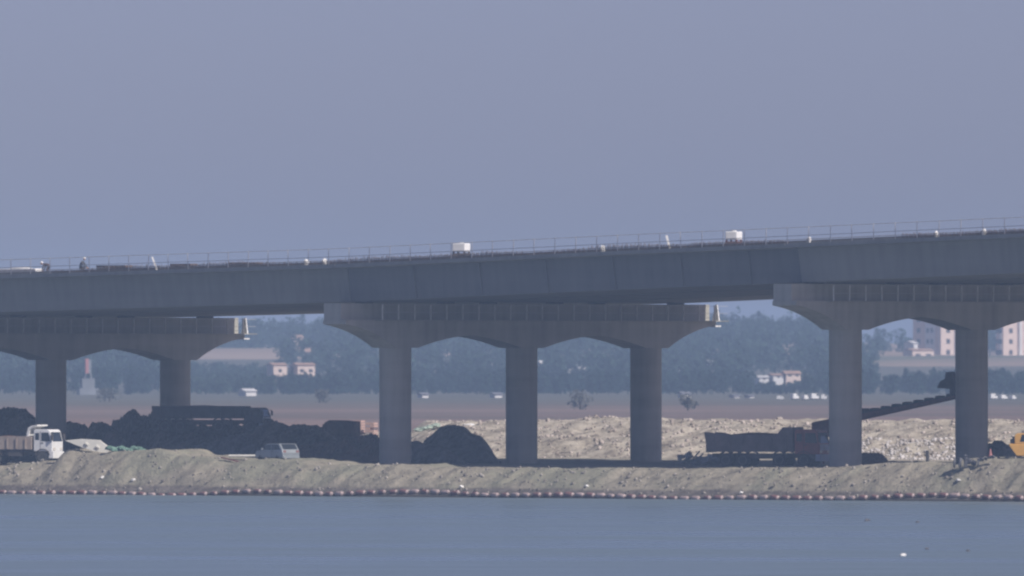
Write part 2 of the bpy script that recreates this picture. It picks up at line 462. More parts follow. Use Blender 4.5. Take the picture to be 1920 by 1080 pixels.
def ground_material():
    m, nt, N, L, B = new_mat('ground soil')
    geo = N.new('ShaderNodeNewGeometry')
    sep = N.new('ShaderNodeSeparateXYZ'); L.new(geo.outputs['Position'], sep.inputs[0])
    def math_(op, a, b=None, c=None):
        n = N.new('ShaderNodeMath'); n.operation = op
        for i, v in enumerate((a, b, c)):
            if v is None: continue
            if isinstance(v, (int, float)): n.inputs[i].default_value = v
            else: L.new(v, n.inputs[i])
        return n.outputs[0]
    def mapr(v, a, b):
        n = N.new('ShaderNodeMapRange'); n.clamp = True
        n.interpolation_type = 'SMOOTHSTEP'
        n.inputs['From Min'].default_value = a; n.inputs['From Max'].default_value = b
        L.new(v, n.inputs['Value'])
        return n.outputs[0]
    def noise(scale, detail=6, rough=0.6, stretch=None):
        n = N.new('ShaderNodeTexNoise')
        n.inputs['Scale'].default_value = scale; n.inputs['Detail'].default_value = detail; n.inputs['Roughness'].default_value = rough
        if stretch:
            mp = N.new('ShaderNodeMapping'); mp.inputs['Scale'].default_value = stretch
            L.new(geo.outputs['Position'], mp.inputs['Vector']); L.new(mp.outputs[0], n.inputs['Vector'])
        else:
            L.new(geo.outputs['Position'], n.inputs['Vector'])
        return n.outputs['Fac']
    def mix(f, a, b):
        n = N.new('ShaderNodeMix'); n.data_type = 'RGBA'
        if isinstance(f, float): n.inputs['Factor'].default_value = f
        else: L.new(f, n.inputs['Factor'])
        for k, v in (('A', a), ('B', b)):
            if isinstance(v, tuple): n.inputs[k].default_value = (*v, 1)
            else: L.new(v, n.inputs[k])
        return n.outputs['Result']
    w = math_('MULTIPLY', math_('ADD', math_('SUBTRACT', sep.outputs['X'], MX), math_('SUBTRACT', sep.outputs['Y'], MY)), R2)
    # near bank: grey tan earth with greenish weedy patches
    r1 = ramp(N, [(0.30, (0.165, 0.145, 0.112)), (0.46, (0.30, 0.27, 0.21)), (0.62, (0.375, 0.335, 0.26)), (0.8, (0.48, 0.43, 0.345))])
    L.new(noise(0.9, 8, 0.7), r1.inputs['Fac'])
    weeds = mapr(noise(0.16, 4), 0.46, 0.62)
    near = mix(weeds, r1.outputs['Color'], mix(0.55, r1.outputs['Color'], (0.25, 0.255, 0.185)))
    pits = mapr(noise(1.5, 3, 0.5), 0.66, 0.74)
    near = mix(pits, near, (0.10, 0.09, 0.08))
    # spoil bank behind: pale sand with rusty rubble
    r2 = ramp(N, [(0.35, (0.15, 0.125, 0.10)), (0.46, (0.36, 0.315, 0.25)), (0.57, (0.52, 0.465, 0.375)), (0.70, (0.66, 0.60, 0.49))])
    L.new(noise(0.55, 9, 0.75), r2.inputs['Fac'])
    spots = mapr(noise(1.1, 4, 0.6), 0.62, 0.7)
    spoil = mix(spots, r2.outputs['Color'], (0.15, 0.115, 0.095))
    c = mix(mapr(w, 18, 27), near, spoil)
    # wet mud by the water
    mud = mix(mapr(noise(1.2, 5), 0.4, 0.65), (0.12, 0.105, 0.095), (0.20, 0.175, 0.155))
    lowz = math_('ADD', sep.outputs['Z'], math_('MULTIPLY', noise(0.5, 4), 0.5))
    c = mix(mapr(lowz, 1.05, 0.75), c, mud)
    c = mix(mapr(sep.outputs['Z'], 0.22, 0.10), c, (0.055, 0.05, 0.048))
    # far plain: reddish dry paddies in strips
    r3 = ramp(N, [(0.34, (0.14, 0.12, 0.10)), (0.5, (0.22, 0.155, 0.135)), (0.66, (0.27, 0.195, 0.165))])
    L.new(noise(0.004, 5, 0.6, (1.2, 0.55, 1)), r3.inputs['Fac'])
    r4 = ramp(N, [(0.40, (0.17, 0.17, 0.12)), (0.55, (0.36, 0.27, 0.21)), (0.65, (0.42, 0.33, 0.26))])
    L.new(noise(0.006, 4, 0.5, (1.0, 0.5, 1)), r4.inputs['Fac'])
    green = mix(noise(0.01, 4, 0.5, (1.5, 0.5, 1)), (0.09, 0.095, 0.078), (0.165, 0.155, 0.125))
    yj = math_('ADD', sep.outputs['Y'], math_('MULTIPLY', math_('SUBTRACT', noise(0.012, 3, 0.5), 0.5), 900.0))
    plain = mix(mapr(yj, 1800, 2800), r3.outputs['Color'], green)
    far = mix(mapr(sep.outputs['Y'], 2950, 3200), plain, mix(mapr(math_('ADD', sep.outputs['Y'], math_('MULTIPLY', mapr(sep.outputs['X'], 70, 95), 190.0)), 4060, 4110), green, r4.outputs['Color']))
    c = mix(mapr(w, 54, 74), c, far)
    L.new(c, B.inputs['Base Color'])
    B.inputs['Roughness'].default_value = 0.95
    B.inputs['Specular IOR Level'].default_value = 0.15
    bmp = N.new('ShaderNodeBump'); bmp.inputs['Strength'].default_value = 0.9; bmp.inputs['Distance'].default_value = 0.25
    L.new(noise(1.6, 7, 0.7), bmp.inputs['Height']); L.new(bmp.outputs['Normal'], B.inputs['Normal'])
    return m

ground = grid_mesh('ground', XX, YY, ZZ, ground_material())
tag(ground, 'bare earth bank, work yard and dry fields running back to low hills', 'ground', kind='structure')

def gz(x, y):
    return float(height(np.array([x]), np.array([y]))[0])

# ------------------------------------------------------------------ lake
def water_material():
    m, nt, N, L, B = new_mat('lake water')
    geo = N.new('ShaderNodeNewGeometry')
    mp = N.new('ShaderNodeMapping'); mp.inputs['Scale'].default_value = (0.55, 0.9, 1)
    L.new(geo.outputs['Position'], mp.inputs['Vector'])
    n1 = N.new('ShaderNodeTexNoise'); n1.inputs['Scale'].default_value = 1.0; n1.inputs['Detail'].default_value = 5; n1.inputs['Roughness'].default_value = 0.6
    L.new(mp.outputs[0], n1.inputs['Vector'])
    mp2 = N.new('ShaderNodeMapping'); mp2.inputs['Scale'].default_value = (0.018, 0.03, 1)
    L.new(geo.outputs['Position'], mp2.inputs['Vector'])
    n2 = N.new('ShaderNodeTexNoise'); n2.inputs['Scale'].default_value = 1.0; n2.inputs['Detail'].default_value = 7; n2.inputs['Roughness'].default_value = 0.65
    L.new(mp2.outputs[0], n2.inputs['Vector'])
    st = N.new('ShaderNodeMapRange'); st.inputs['From Min'].default_value = 0.40; st.inputs['From Max'].default_value = 0.60
    st.inputs['To Min'].default_value = 0.30; st.inputs['To Max'].default_value = 0.68
    L.new(n2.outputs['Fac'], st.inputs['Value'])
    b = N.new('ShaderNodeBump'); b.inputs['Distance'].default_value = 0.25
    L.new(st.outputs[0], b.inputs['Strength'])
    L.new(n1.outputs['Fac'], b.inputs['Height'])
    L.new(b.outputs['Normal'], B.inputs['Normal'])
    B.inputs['Base Color'].default_value = (0.145, 0.19, 0.23, 1)
    ro = N.new('ShaderNodeMapRange'); ro.inputs['From Min'].default_value = 0.40; ro.inputs['From Max'].default_value = 0.60
    ro.inputs['To Min'].default_value = 0.25; ro.inputs['To Max'].default_value = 0.42
    L.new(n2.outputs['Fac'], ro.inputs['Value']); L.new(ro.outputs[0], B.inputs['Roughness'])
    B.inputs['IOR'].default_value = 1.33
    return m

wb = MB()
x0, y0 = xy_of(-1400, -1500); x1, y1 = xy_of(2000, -1500); x2, y2 = xy_of(2000, -27.6); x3, y3 = xy_of(-1400, -27.6)
wb.add([(x0, y0, 0), (x1, y1, 0), (x2, y2, 0), (x3, y3, 0)], [(0, 1, 2, 3)])
lake = wb.build('water', water_material())
tag(lake, 'calm blue grey lake in front of the bank', 'water', kind='structure')

# ------------------------------------------------------------------ bridge deck
# station s along the axis, w across; local frame of the bridge: x = s, y = w, rotated -45 degrees
PROF_S = [-400, -37.6, -8.5, 0.0, 30.5, 45.6, 68.9, 400]
PROF_Z = [8.0, 13.67, 14.19, 14.34, 15.20, 15.58, 16.19, 24.4]
def soffit(s): return float(np.interp(s, PROF_S, PROF_Z))
DEPTH = 2.77
PIERS = [-51.4, 0.0, 46.4]
ENDS = [-51.4 - 50, -51.4, 0.0, 46.4, 96.0]

def sweep(sec, s0, s1, n, dz=0.0, y_off=0.0):
    """closed section (w, height over soffit) swept along the deck profile"""
    mb = MB(); m = len(sec)
    ss = np.linspace(s0, s1, n + 1)
    vs = []
    for s in ss:
        zz = soffit(s)
        vs += [(s, w + y_off, zz + h + dz) for w, h in sec]
    fs = []
    for k in range(n):
        for i in range(m):
            j = (i + 1) % m
            fs.append((k * m + i, k * m + j, (k + 1) * m + j, (k + 1) * m + i))
    fs.append(tuple(range(m - 1, -1, -1))); fs.append(tuple(n * m + i for i in range(m)))
    return mb.add(vs, fs)

deck = thing('bridge_deck', 'long grey concrete bridge deck under construction climbing to the right over three piers', 'bridge', (MX, MY, 0), -PI / 4)
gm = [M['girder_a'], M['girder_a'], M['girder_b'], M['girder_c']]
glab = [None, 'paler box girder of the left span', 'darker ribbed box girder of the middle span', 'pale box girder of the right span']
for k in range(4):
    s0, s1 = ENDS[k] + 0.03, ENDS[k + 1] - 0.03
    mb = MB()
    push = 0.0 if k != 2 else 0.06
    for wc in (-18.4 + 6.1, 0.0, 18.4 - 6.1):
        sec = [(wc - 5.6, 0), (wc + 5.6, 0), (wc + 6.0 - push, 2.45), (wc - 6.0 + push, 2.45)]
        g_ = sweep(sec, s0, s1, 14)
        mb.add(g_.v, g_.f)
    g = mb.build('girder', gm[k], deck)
    if glab[k]: g['label'] = glab[k]
    if k == 2:
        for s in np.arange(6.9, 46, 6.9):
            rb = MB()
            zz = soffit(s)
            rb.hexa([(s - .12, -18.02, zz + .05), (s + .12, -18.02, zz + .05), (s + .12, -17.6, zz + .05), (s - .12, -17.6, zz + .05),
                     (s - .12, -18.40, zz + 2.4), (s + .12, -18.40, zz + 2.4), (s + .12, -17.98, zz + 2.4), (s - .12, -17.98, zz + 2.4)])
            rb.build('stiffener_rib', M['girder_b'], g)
    sl_ = sweep([(-19.6, 2.50), (-18.45, 2.453), (18.45, 2.453), (19.2, 2.50), (19.2, DEPTH), (-19.6, DEPTH)], s0, s1, 14)
    sl_.build('slab', M['slab'], deck)

# near and far guard rails with posts of their own
def guard_rail(w, s0, s1, step, with_posts):
    rails = MB()
    ss = np.arange(s0, s1, 4.0)
    for a, b in zip(ss[:-1], ss[1:]):
        for h in (0.55, 1.15):
            rails.tube((a, w, soffit(a) + DEPTH + h), (b, w, soffit(b) + DEPTH + h), 0.024, n=6)
    r = rails.build('guard_rail', M['rail'], deck)
    if with_posts:
        first = MB().tube((0, 0, 0), (0, 0, 1.2), 0.03, n=6).build('post', M['rail'], r)
        for i, s in enumerate(np.arange(s0 + 0.4, s1 - 3, step)):
            p = first if i == 0 else first.copy()
            if i: COL.objects.link(p); p.parent = r
            p.location = (s, w, soffit(s) + DEPTH)
            p.rotation_euler = (random.uniform(-.03, .03), random.uniform(-.035, .035), 0)
    else:
        pass
guard_rail(-19.45, -70.0, 86.0, 2.15, True)
guard_rail(19.05, -90.0, 60.0, 2.6, True)

# starter bars of the future parapet: nobody could count them
sb = MB()
for s in np.arange(-50, 80, 0.13):
    if random.random() < 0.10: continue
    if math.sin(s * 0.21) + math.sin(s * 0.077 + 1) < -1.2: continue
    h = random.uniform(0.25, 0.45) + 0.16 * math.sin(s * .37) * math.sin(s * .11 + 2)
    zz = soffit(s) + DEPTH
    sb.tube((s, -19.15, zz), (s + random.uniform(-.04, .04), -19.15, zz + h), 0.027, n=4)
    sb.tube((s + .08, -18.75, zz), (s + .08, -18.75, zz + h * 0.9), 0.022, n=4)
for s in np.arange(-66, 87, 2.0):
    for h in (0.14, 0.28):
        sb.tube((s, -19.15, soffit(s) + DEPTH + h), (s + 2, -19.15, soffit(s + 2) + DEPTH + h), 0.02, n=4)
sbo = sb.build('starter_bars', M['rebar'], deck)
sbo['kind'] = 'stuff'
kb = sweep([(-18.55, 0.0), (-18.2, 0.0), (-18.2, 0.22), (-18.55, 0.22)], -80, 90, 40, dz=DEPTH + 0.003)
kb.build('kerb', M['slab'], deck)

def deck_pt(px, w=-16.5, dz=0.0):
    x, y = at_w(px, w)
    s, _ = sw_of(x, y)
    return (x, y, soffit(s) + DEPTH + dz)

# ------------------------------------------------------------------ piers
def cap_outline(hw, cols, r):
    """lower edge from left to right (n, z rel. to column top), then the top"""
    lo = []
    lo.append((-hw, 1.75))
    a = cols[0] - r
    for t in (0.12, 0.28, 0.45, 0.62, 0.78, 0.9, 1.0):
        x = -hw + (a + hw) * t
        lo.append((x, 1.75 - 1.75 * (0.42 * t + 0.58 * t ** 2.3)))
    for c0, c1 in zip(cols[:-1], cols[1:]):
        p, q = c0 + r, c1 - r
        for i in range(0, 13):
            t = i / 12
            e = abs(2 * t - 1)
            lo.append((p + (q - p) * t, 0.94 * (1 - (0.35 * e + 0.65 * e ** 2.0))))
    b = cols[-1] + r
    for t in (1.0, 0.9, 0.78, 0.62, 0.45, 0.28, 0.12):
        x = hw - (hw - b) * t
        lo.append((x, 1.75 - 1.75 * (0.42 * t + 0.58 * t ** 2.3)))
    lo.append((hw, 1.75))
    return lo

def make_pier(s, label, ztop):
    t = thing('bridge_pier', label, 'pier', (*xy_of(s, 0), 0), -PI / 4, 'piers carrying the bridge')
    T = 1.2
    r = 1.19
    cols = [-13.3, 0.0, 13.3]
    ct = ztop - 3.30          # column head
    lo = cap_outline(19.65, cols, r)
    ledge = ztop - 1.22
    poly = [(w, ct + h) for w, h in lo] + [(19.65, ledge), (-19.65, ledge)]
    n = len(poly)
    mb = MB()
    # split into quads between the lower edge and the ledge so the long outline stays clean
    low = [(w, ct + h) for w, h in lo]
    for (w0, h0), (w1, h1) in zip(low[:-1], low[1:]):
        if abs(w1 - w0) < 1e-6: continue
        mb.add([(T, w0, h0), (T, w1, h1), (T, w1, ledge), (T, w0, ledge), (-T, w0, h0), (-T, w1, h1), (-T, w1, ledge), (-T, w0, ledge)],
               [(0, 1, 2, 3), (7, 6, 5, 4), (0, 4, 5, 1)])
    mb.add([(T, -19.65, low[0][1]), (T, -19.65, ledge), (-T, -19.65, ledge), (-T, -19.65, low[0][1])], [(0, 1, 2, 3)])
    mb.add([(T, 19.65, low[-1][1]), (T, 19.65, ledge), (-T, 19.65, ledge), (-T, 19.65, low[-1][1])], [(3, 2, 1, 0)])
    mb.add([(T, -19.65, ledge), (T, 19.65, ledge), (-T, 19.65, ledge), (-T, -19.65, ledge)], [(0, 1, 2, 3)])
    capo = mb.build('pier_cap', M['concrete'], t)
    up = MB().box(-T + 0.05, T - 0.55, -19.6, 19.5, ledge + 0.002, ztop)
    u_ = up.build('bearing_shelf', M['concrete'], capo)
    for w in (-16.5, -8, -3.5, 3.5, 8, 16.5):
        bb = MB().box(-0.45, 0.45, w - 0.5, w + 0.5, ztop + 0.002, soffit(s) - 0.012)
        bb.build('bearing', M['chassis'], t)
    for w in cols:
        x, y = xy_of(s, w)
        base = gz(x, y) - 0.6
        c = MB().lathe([(r, base), (r, ct - 0.9), (r, ct + 0.003)], (0, w, 0), n=40)
        c.build('column', M['concrete'], t, smooth=False)
        o = c
    # work platform along the right-hand face with its guard rail
    pf = MB()
    pf.box(T + 0.003, T + 0.55, -16.5, 20.5, ledge - 0.06, ledge)
    pf.box(-T, T + 0.55, 19.66, 20.5, ledge - 0.065, ledge - 0.005)
    pfo = pf.build('work_platform', M['concrete'], t)
    rl = MB()
    for h in (0.55, 1.1):
        rl.tube((T + 0.5, -16.4, ledge + h), (T + 0.5, 20.4, ledge + h), 0.014, n=6)
    ro = rl.build('platform_rail', M['rail'], pfo)
    first = MB().tube((0, 0, 0), (0, 0, 1.15), 0.055, n=6).build('post', M['sheet'], pfo)
    for i, w in enumerate(np.arange(-16.3, 20.6, 1.68)):
        p = first if i == 0 else first.copy()
        if i: COL.objects.link(p); p.parent = pfo
        p.location = (T + 0.5, w, ledge)
    # added tapered white wedge at the platform's far end, imitating the sunlit cap end
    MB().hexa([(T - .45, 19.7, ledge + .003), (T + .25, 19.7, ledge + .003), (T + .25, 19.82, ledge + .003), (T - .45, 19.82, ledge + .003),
               (T - .12, 19.7, ledge + 1.22), (T + .06, 19.7, ledge + 1.22), (T + .06, 19.78, ledge + 1.22), (T - .12, 19.78, ledge + 1.22)]).build('sunlit_wedge', M['white'], t)
    MB().box(T - .5, T + .3, 19.3, 19.9, ledge - .46, ledge - .36).build('bracket', M['sheet'], t)
    return t

plabels = ['bridge pier at the left edge, its right arch above the dark heaps and hauler',
           'middle bridge pier with all three round columns and both arches in view',
           'bridge pier on the right with the dump truck and conveyor behind its first column']
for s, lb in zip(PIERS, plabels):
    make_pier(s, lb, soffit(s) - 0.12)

# ------------------------------------------------------------------ heaps and stones
def heap(name, label, px0, px1, w, prof, mat, depth, seed, cat='heap', group=None, rough=0.18):
    """long mound; prof = list of (px, py) of its skyline, at distance w across the axis"""
    xa, ya = at_w(px0, w); xb, yb = at_w(px1, w)
    cx, cy = (xa + xb) / 2, (ya + yb) / 2
    n = 120; m = 40
    z0 = gz(cx, cy)
    pxs = np.linspace(px0, px1, n)
    sky_ = np.interp(pxs, [p for p, _ in prof], [q for _, q in prof])
    X = np.zeros((m, n)); Y = np.zeros((m, n)); H = np.zeros((m, n))
    for i, p in enumerate(pxs):
        x, y = at_w(p, w)
        top = Z(sky_[i], y)
        v = np.linspace(-1, 1, m)
        yy = y + v * depth
        g = height(np.full(m, x), yy) - 0.15
        X[:, i] = x - cx; Y[:, i] = yy - cy
        H[:, i] = g + np.maximum(0.0, top - g) * np.maximum(0.0, 1 - np.abs(v) ** 1.7)
    nz = fbm(X * 1.3 + seed * 7, Y * 1.3, seed, 4) + 0.55 * fbm(X * 4.2 + seed * 3, Y * 4.2, seed + 9, 3)
    edge = np.clip((np.linspace(-1, 1, m)[:, None] + 1) * 3, 0, 1) * np.clip((1 - np.linspace(-1, 1, m)[:, None]) * 3, 0, 1)
    H = H + nz * rough * 2 * edge
    o = grid_mesh(name, X, Y, H - z0, mat)
    o.location = (cx, cy, z0)
    for p in o.data.polygons: p.use_smooth = False
    tag(o, label, cat, group)
    return o

heap('earth_heap', 'dark rounded heap behind the white truck at the left edge', -70, 90, 3, [(-70, 800), (-20, 778), (5, 767), (18, 764), (35, 767), (60, 779), (90, 800)], M['soil_dark'], 6, 1)
heap('earth_heap', 'small dark heap just right of the leftmost column', 118, 176, 4, [(118, 800), (130, 792), (146, 796), (160, 795), (176, 815)], M['soil_dark'], 3.5, 2)
heap('earth_heap', 'dark domed heap beside the bluish rubble heap', 158, 236, 1, [(158, 820), (168, 796), (182, 790), (198, 794), (215, 803), (236, 830)], M['soil_dark'], 3.5, 3)
heap('rubble_heap', 'bluish grey rubble heap left of the dark hauler', 205, 330, 6, [(205, 812), (212, 790), (228, 788), (240, 776), (255, 772), (266, 778), (276, 774), (300, 776), (315, 790), (330, 812)], M['soil_grey'], 4, 4, rough=0.3)
heap('earth_heap', 'long dark mound carrying the hauler under the left arch', 275, 640, 2, [(275, 835), (305, 800), (400, 798), (470, 800), (500, 784), (520, 792), (545, 798), (580, 796), (605, 800), (640, 830)], M['soil_dark'], 6, 5)
heap('earth_heap', 'low brown mound in front of the rusty block', 545, 740, -4, [(545, 850), (575, 835), (620, 826), (660, 820), (700, 818), (740, 835)], M['soil_brown'], 4, 6)
heap('earth_heap', 'low bluish mound below the hauler beside the silver car', 330, 500, -6, [(330, 850), (360, 836), (400, 830), (430, 818), (455, 812), (475, 822), (500, 845)], M['soil_grey'], 3, 7)
heap('gravel_heap', 'big smooth dark gravel heap between the first and second columns of the middle pier', 786, 940, 2, [(786, 850), (795, 826), (812, 812), (826, 800), (848, 797), (870, 799), (884, 812), (905, 820), (918, 838), (936, 866)], M['soil_grey'], 5, 8, rough=0.06)
heap('gravel_heap', 'smaller dark gravel heap against the first column of the middle pier', 745, 880, -7, [(745, 850), (765, 828), (785, 826), (800, 834), (830, 838), (850, 850), (880, 872)], M['soil_grey'], 3, 9, rough=0.06)
heap('earth_heap', 'low dark heap between the columns of the right pier', 1570, 1672, -4, [(1570, 850), (1600, 850), (1618, 848), (1640, 850), (1655, 852), (1664, 862), (1672, 876)], M['soil_brown'], 3, 10, rough=0.12)
heap('earth_heap', 'dark heap behind the yellow excavator', 1835, 1915, 2, [(1835, 850), (1852, 832), (1864, 827), (1880, 829), (1895, 838), (1915, 858)], M['soil_dark'], 3, 11, rough=0.15)

def scatter(name, label, mat, n, fn, smin, smax, seed):
    rr = np.random.default_rng(seed)
    bm = bmesh.new(); bmesh.ops.create_icosphere(bm, subdivisions=1, radius=1.0)
    bv = np.array([v.co[:] for v in bm.verts]); bf = np.array([[v.index for v in f.verts] for f in bm.faces]); bm.free()
    co = []; fc = []
    pts = [fn(rr) for _ in range(n)]
    hz_ = height([p[0] for p in pts], [p[1] for p in pts])
    for k, (x, y) in enumerate(pts):
        r = smin + (smax - smin) * rr.random() ** 2.5
        sc = r * rr.uniform(0.6, 1.3, 3)
        p = bv * (1 + rr.uniform(-0.25, 0.25, (len(bv), 1))) * sc
        a = rr.uniform(0, 6.28)
        c, s = math.cos(a), math.sin(a)
        q = np.stack([p[:, 0] * c - p[:, 1] * s, p[:, 0] * s + p[:, 1] * c, p[:, 2]], 1)
        q += [x, y, hz_[k] + sc[2] * 0.25]
        co.append(q); fc.append(bf + k * len(bv))
    o = raw_mesh(name, np.concatenate(co), np.concatenate(fc), mat, False)
    return tag(o, label, 'stones', kind='stuff')

def on_bank(rr):
    px = rr.uniform(-60, 1980); w = rr.uniform(-28.4, -23.6)
    return at_w(px, w)
def on_spoil(rr):
    px = rr.uniform(800, 1980); w = rr.uniform(27, 44)
    return at_w(px, w)
scatter('bank_stones', 'loose stones and clods over the lake bank', M['stone'], 1200, on_bank, 0.03, 0.15, 5)
scatter('spoil_rubble', 'pale broken rubble over the bank beyond the bridge', M['rubble'], 2600, on_spoil, 0.04, 0.20, 6)

def on_lower(rr):
    px = rr.uniform(1600, 1815); w = rr.uniform(25.5, 33)
    return at_w(px, w)
M['rubble_white'] = worn('broken pale stone', (0.60, 0.57, 0.55), (0.38, 0.35, 0.33), 0.9, 0.95)
scatter('pale_rubble', 'whitish broken stone along the foot of the spoil bank between the right columns', M['rubble_white'], 800, on_lower, 0.04, 0.18, 7)

# ------------------------------------------------------------------ silt boom: floats strung along the waterline
bx, by = at_w(960, -28.8)
boom = thing('float_boom', 'string of faded red and pale floats along the waterline', 'float boom', (bx, by, 0.0), -PI / 4)
bs0 = sw_of(bx, by)[0]
protos = {}
pr = random.Random(3)
path = []
for i in range(100):
    s = -28.2 + i * 1.085
    wv = 0.25 * math.sin(s * 0.11) + 0.12 * math.sin(s * 0.37 + 1)
    path.append((s, wv, gz(*xy_of(s, -28.8 + wv)) + 0.13))
for i, (s, wv, z) in enumerate(path):
    kind = 'float_pale' if pr.random() < 0.30 else 'float_red'
    if kind not in protos:
        f = MB().lathe([(0.05, -.36), (0.14, -.32), (0.17, -.2), (0.17, .2), (0.14, .32), (0.05, .36)], axis='x', n=12).build('float', M[kind], boom, smooth=True)
        if kind == 'float_pale': f['label'] = 'pale float'
        e = MB().lathe([(0.055, .30), (0.155, .32), (0.06, .41)], axis='x', n=12).build('sunlit_end', M['float_pale'], f)  # sunlit right end of each float painted on in the pale colour
        protos[kind] = f
    else:
        f = copy_tree(protos[kind], boom)
        if 'label' in f and kind != 'float_pale': del f['label']
    f.location = (s - bs0, wv, z)
    k = pr.uniform(0.85, 1.12)
    f.scale = (k, k, k)
    f.rotation_euler = (pr.uniform(0, 3), pr.uniform(-.08, .08), pr.uniform(-.2, .2))
rp = MB()
for a, b in zip(path[:-1], path[1:]):
    rp.tube((a[0] - bs0, a[1], a[2] - .02), (b[0] - bs0, b[1], b[2] - .02), 0.035, n=5)
rp.build('rope', M['rope'], boom)

# ------------------------------------------------------------------ vehicles
def add_wheel(parent, x, y, r, wd, side):
    t = MB().lathe([(r * .62, -wd / 2), (r * .95, -wd / 2), (r, -wd * .35), (r, wd * .35), (r * .95, wd / 2), (r * .62, wd / 2)], axis='y', n=24)
    w = t.build('wheel', M['tyre'], parent, loc=(x, y, r))
    o = side * wd * .5
    MB().lathe([(r * .6, o * .9), (r * .58, o * 1.02), (r * .3, o * .75), (r * .14, o * .95)], axis='y', n=20).build('rim', M['rim'], w)
    return w

def truck(label, loc, rz, cab_m, bed_m, L, cab_len, width, cab_z0, cab_z1, bed_h, bed_shape, wheels_x, stripe=None, front_m=None, visor=False):
    t = thing('dump_truck', label, 'truck', loc, rz, 'dump trucks on the work site')
    hw = width / 2
    x1 = L / 2; x0 = x1 - cab_len
    r = 0.52
    MB().box(-L / 2 + .1, x1 - .25, -.42, .42, .72, 1.0).box(x0 + .2, x1 - .1, -hw + .12, hw - .12, .62, cab_z0 - .003).build('chassis', M['chassis'], t)
    # cab, cab-over profile with raked windscreen
    zb = cab_z0
    h = cab_z1 - cab_z0
    prof = [(x0, zb), (x1 - .02, zb), (x1, zb + h * .42), (x1 - .22, cab_z1 - .10), (x1 - .40, cab_z1), (x0 + .08, cab_z1), (x0, cab_z1 - .08)]
    cab = MB().prism_y(prof, -hw + .06, hw - .06).build('cab', cab_m, t, bevel=0.04)
    for sd in (-1, 1):
        y = sd * (hw - .06)
        wn_ = [(x0 + cab_len * .42, zb + h * .47), (x1 - .16, zb + h * .45), (x1 - .30, zb + h * .86), (x0 + cab_len * .42, zb + h * .86)]
        MB().prism_y(wn_, y - .012, y + .012).build('side_window', M['glass'], cab)
        w2 = [(x0 + .14, zb + h * .52), (x0 + cab_len * .30, zb + h * .52), (x0 + cab_len * .30, zb + h * .84), (x0 + .14, zb + h * .84)]
        MB().prism_y(w2, y - .012, y + .012).build('rear_window', M['glass'], cab)
        d = MB()
        dx0, dx1 = x0 + cab_len * .36, x1 - .1
        d.box(dx0 - .015, dx0 + .015, y - .008, y + .008, zb + .06, cab_z1 - .14)
        d.box(dx0 + .05, dx0 + .25, y + sd * .012 - .012, y + sd * .012 + .012, zb + h * .36, zb + h * .40)
        d.build('door_seam', M['chassis'], cab)
        mr = MB().box(x1 - .02, x1 + .10, sd * (hw + .04) - .09, sd * (hw + .04) + .09, zb + h * .50, zb + h * .80)
        mr.tube((x1 - .15, sd * (hw - .08), zb + h * .84), (x1 + .05, sd * (hw + .04), zb + h * .82), .02)
        mr.build('mirror', M['chassis'], cab)
        MB().box(x1 - .01, x1 + .03, sd * (hw - .42) - .18, sd * (hw - .42) + .18, zb + .10, zb + .28).build('headlight', M['lamp'], cab)
    fr = [(x1 + .012, zb + h * .45), (x1 - .19, zb + h * .88), (x1 - .215, zb + h * .87), (x1 - .012, zb + h * .44)]
    MB().prism_y(fr, -hw + .2, hw - .2).build('windscreen', M['glass'], cab)
    if front_m:
        MB().box(x1 + .003, x1 + .02, -hw + .2, hw - .2, zb + h * .16, zb + h * .40).build('front_panel', front_m, cab)
    MB().box(x1 - .3, x1 + .10, -hw + .05, hw - .05, .45, zb - .01).build('bumper', front_m or cab_m, t, bevel=.03)
    if visor:
        # curved white fairing that rises behind the cab roof
        v = MB()
        arc = [(x0 - .62, zb + .72), (x0 - .60, zb + h * .8), (x0 - .48, zb + h + .12), (x0 - .22, zb + h + .28), (x0 + .28, zb + h + .36)]
        inn = [(x0 + .28, zb + h + .26), (x0 - .16, zb + h + .16), (x0 - .34, zb + h * 0.98), (x0 - .42, zb + h * .78), (x0 - .44, zb + .72)]
        v.prism_y(arc + inn, -hw + .1, hw - .1)
        v.build('bed_canopy', M['sheet'], t)
    # cargo bed: open box of plates
    bx0, bx1 = -L / 2, x0 - .15
    z0 = 1.12
    bed = MB()
    if bed_shape == 'dump':
        poly = [(bx0 - .05, z0 + .25), (bx0 + .3, z0), (bx1, z0), (bx1, z0 + bed_h + .45), (bx1 - .75, z0 + bed_h + .45), (bx1 - 1.25, z0 + bed_h - .12), (bx0 + 1.2, z0 + bed_h - .12), (bx0 + .35, z0 + bed_h + .05), (bx0 - .25, z0 + bed_h + .08)]
    else:
        poly = [(bx0, z0), (bx1, z0), (bx1, z0 + bed_h), (bx0, z0 + bed_h)]
    bed.prism_y(poly, -hw, -hw + .09).prism_y(poly, hw - .09, hw)
    bed.box(bx0 + .3, bx1 - .002, -hw + .092, hw - .092, z0 + .002, z0 + .1)
    bed.box(bx1 - .09, bx1 - .004, -hw + .092, hw - .092, z0 + .102, z0 + bed_h + (.4 if bed_shape == 'dump' else -.01))
    bed.boxr((bx0 + .02, 0, z0 + bed_h * .55), (.08, width - .2, bed_h * .85), (0, -.1, 0))
    for x in np.linspace(bx0 + .6, bx1 - .5, 6):
        for sd in (-1, 1):
            bed.box(x - .05, x + .05, sd * (hw + .035) - .032, sd * (hw + .035) + .032, z0 + .05, z0 + bed_h - .16)
    bo = bed.build('cargo_bed', bed_m, t)
    ld = MB().blob(((bx0 + bx1) / 2, 0, z0 + bed_h - .38), ((bx1 - bx0) * .42, hw * .78, .42), 3, .08, 3)
    ld.build('load', M['soil_brown'], bo)
    sk = MB()
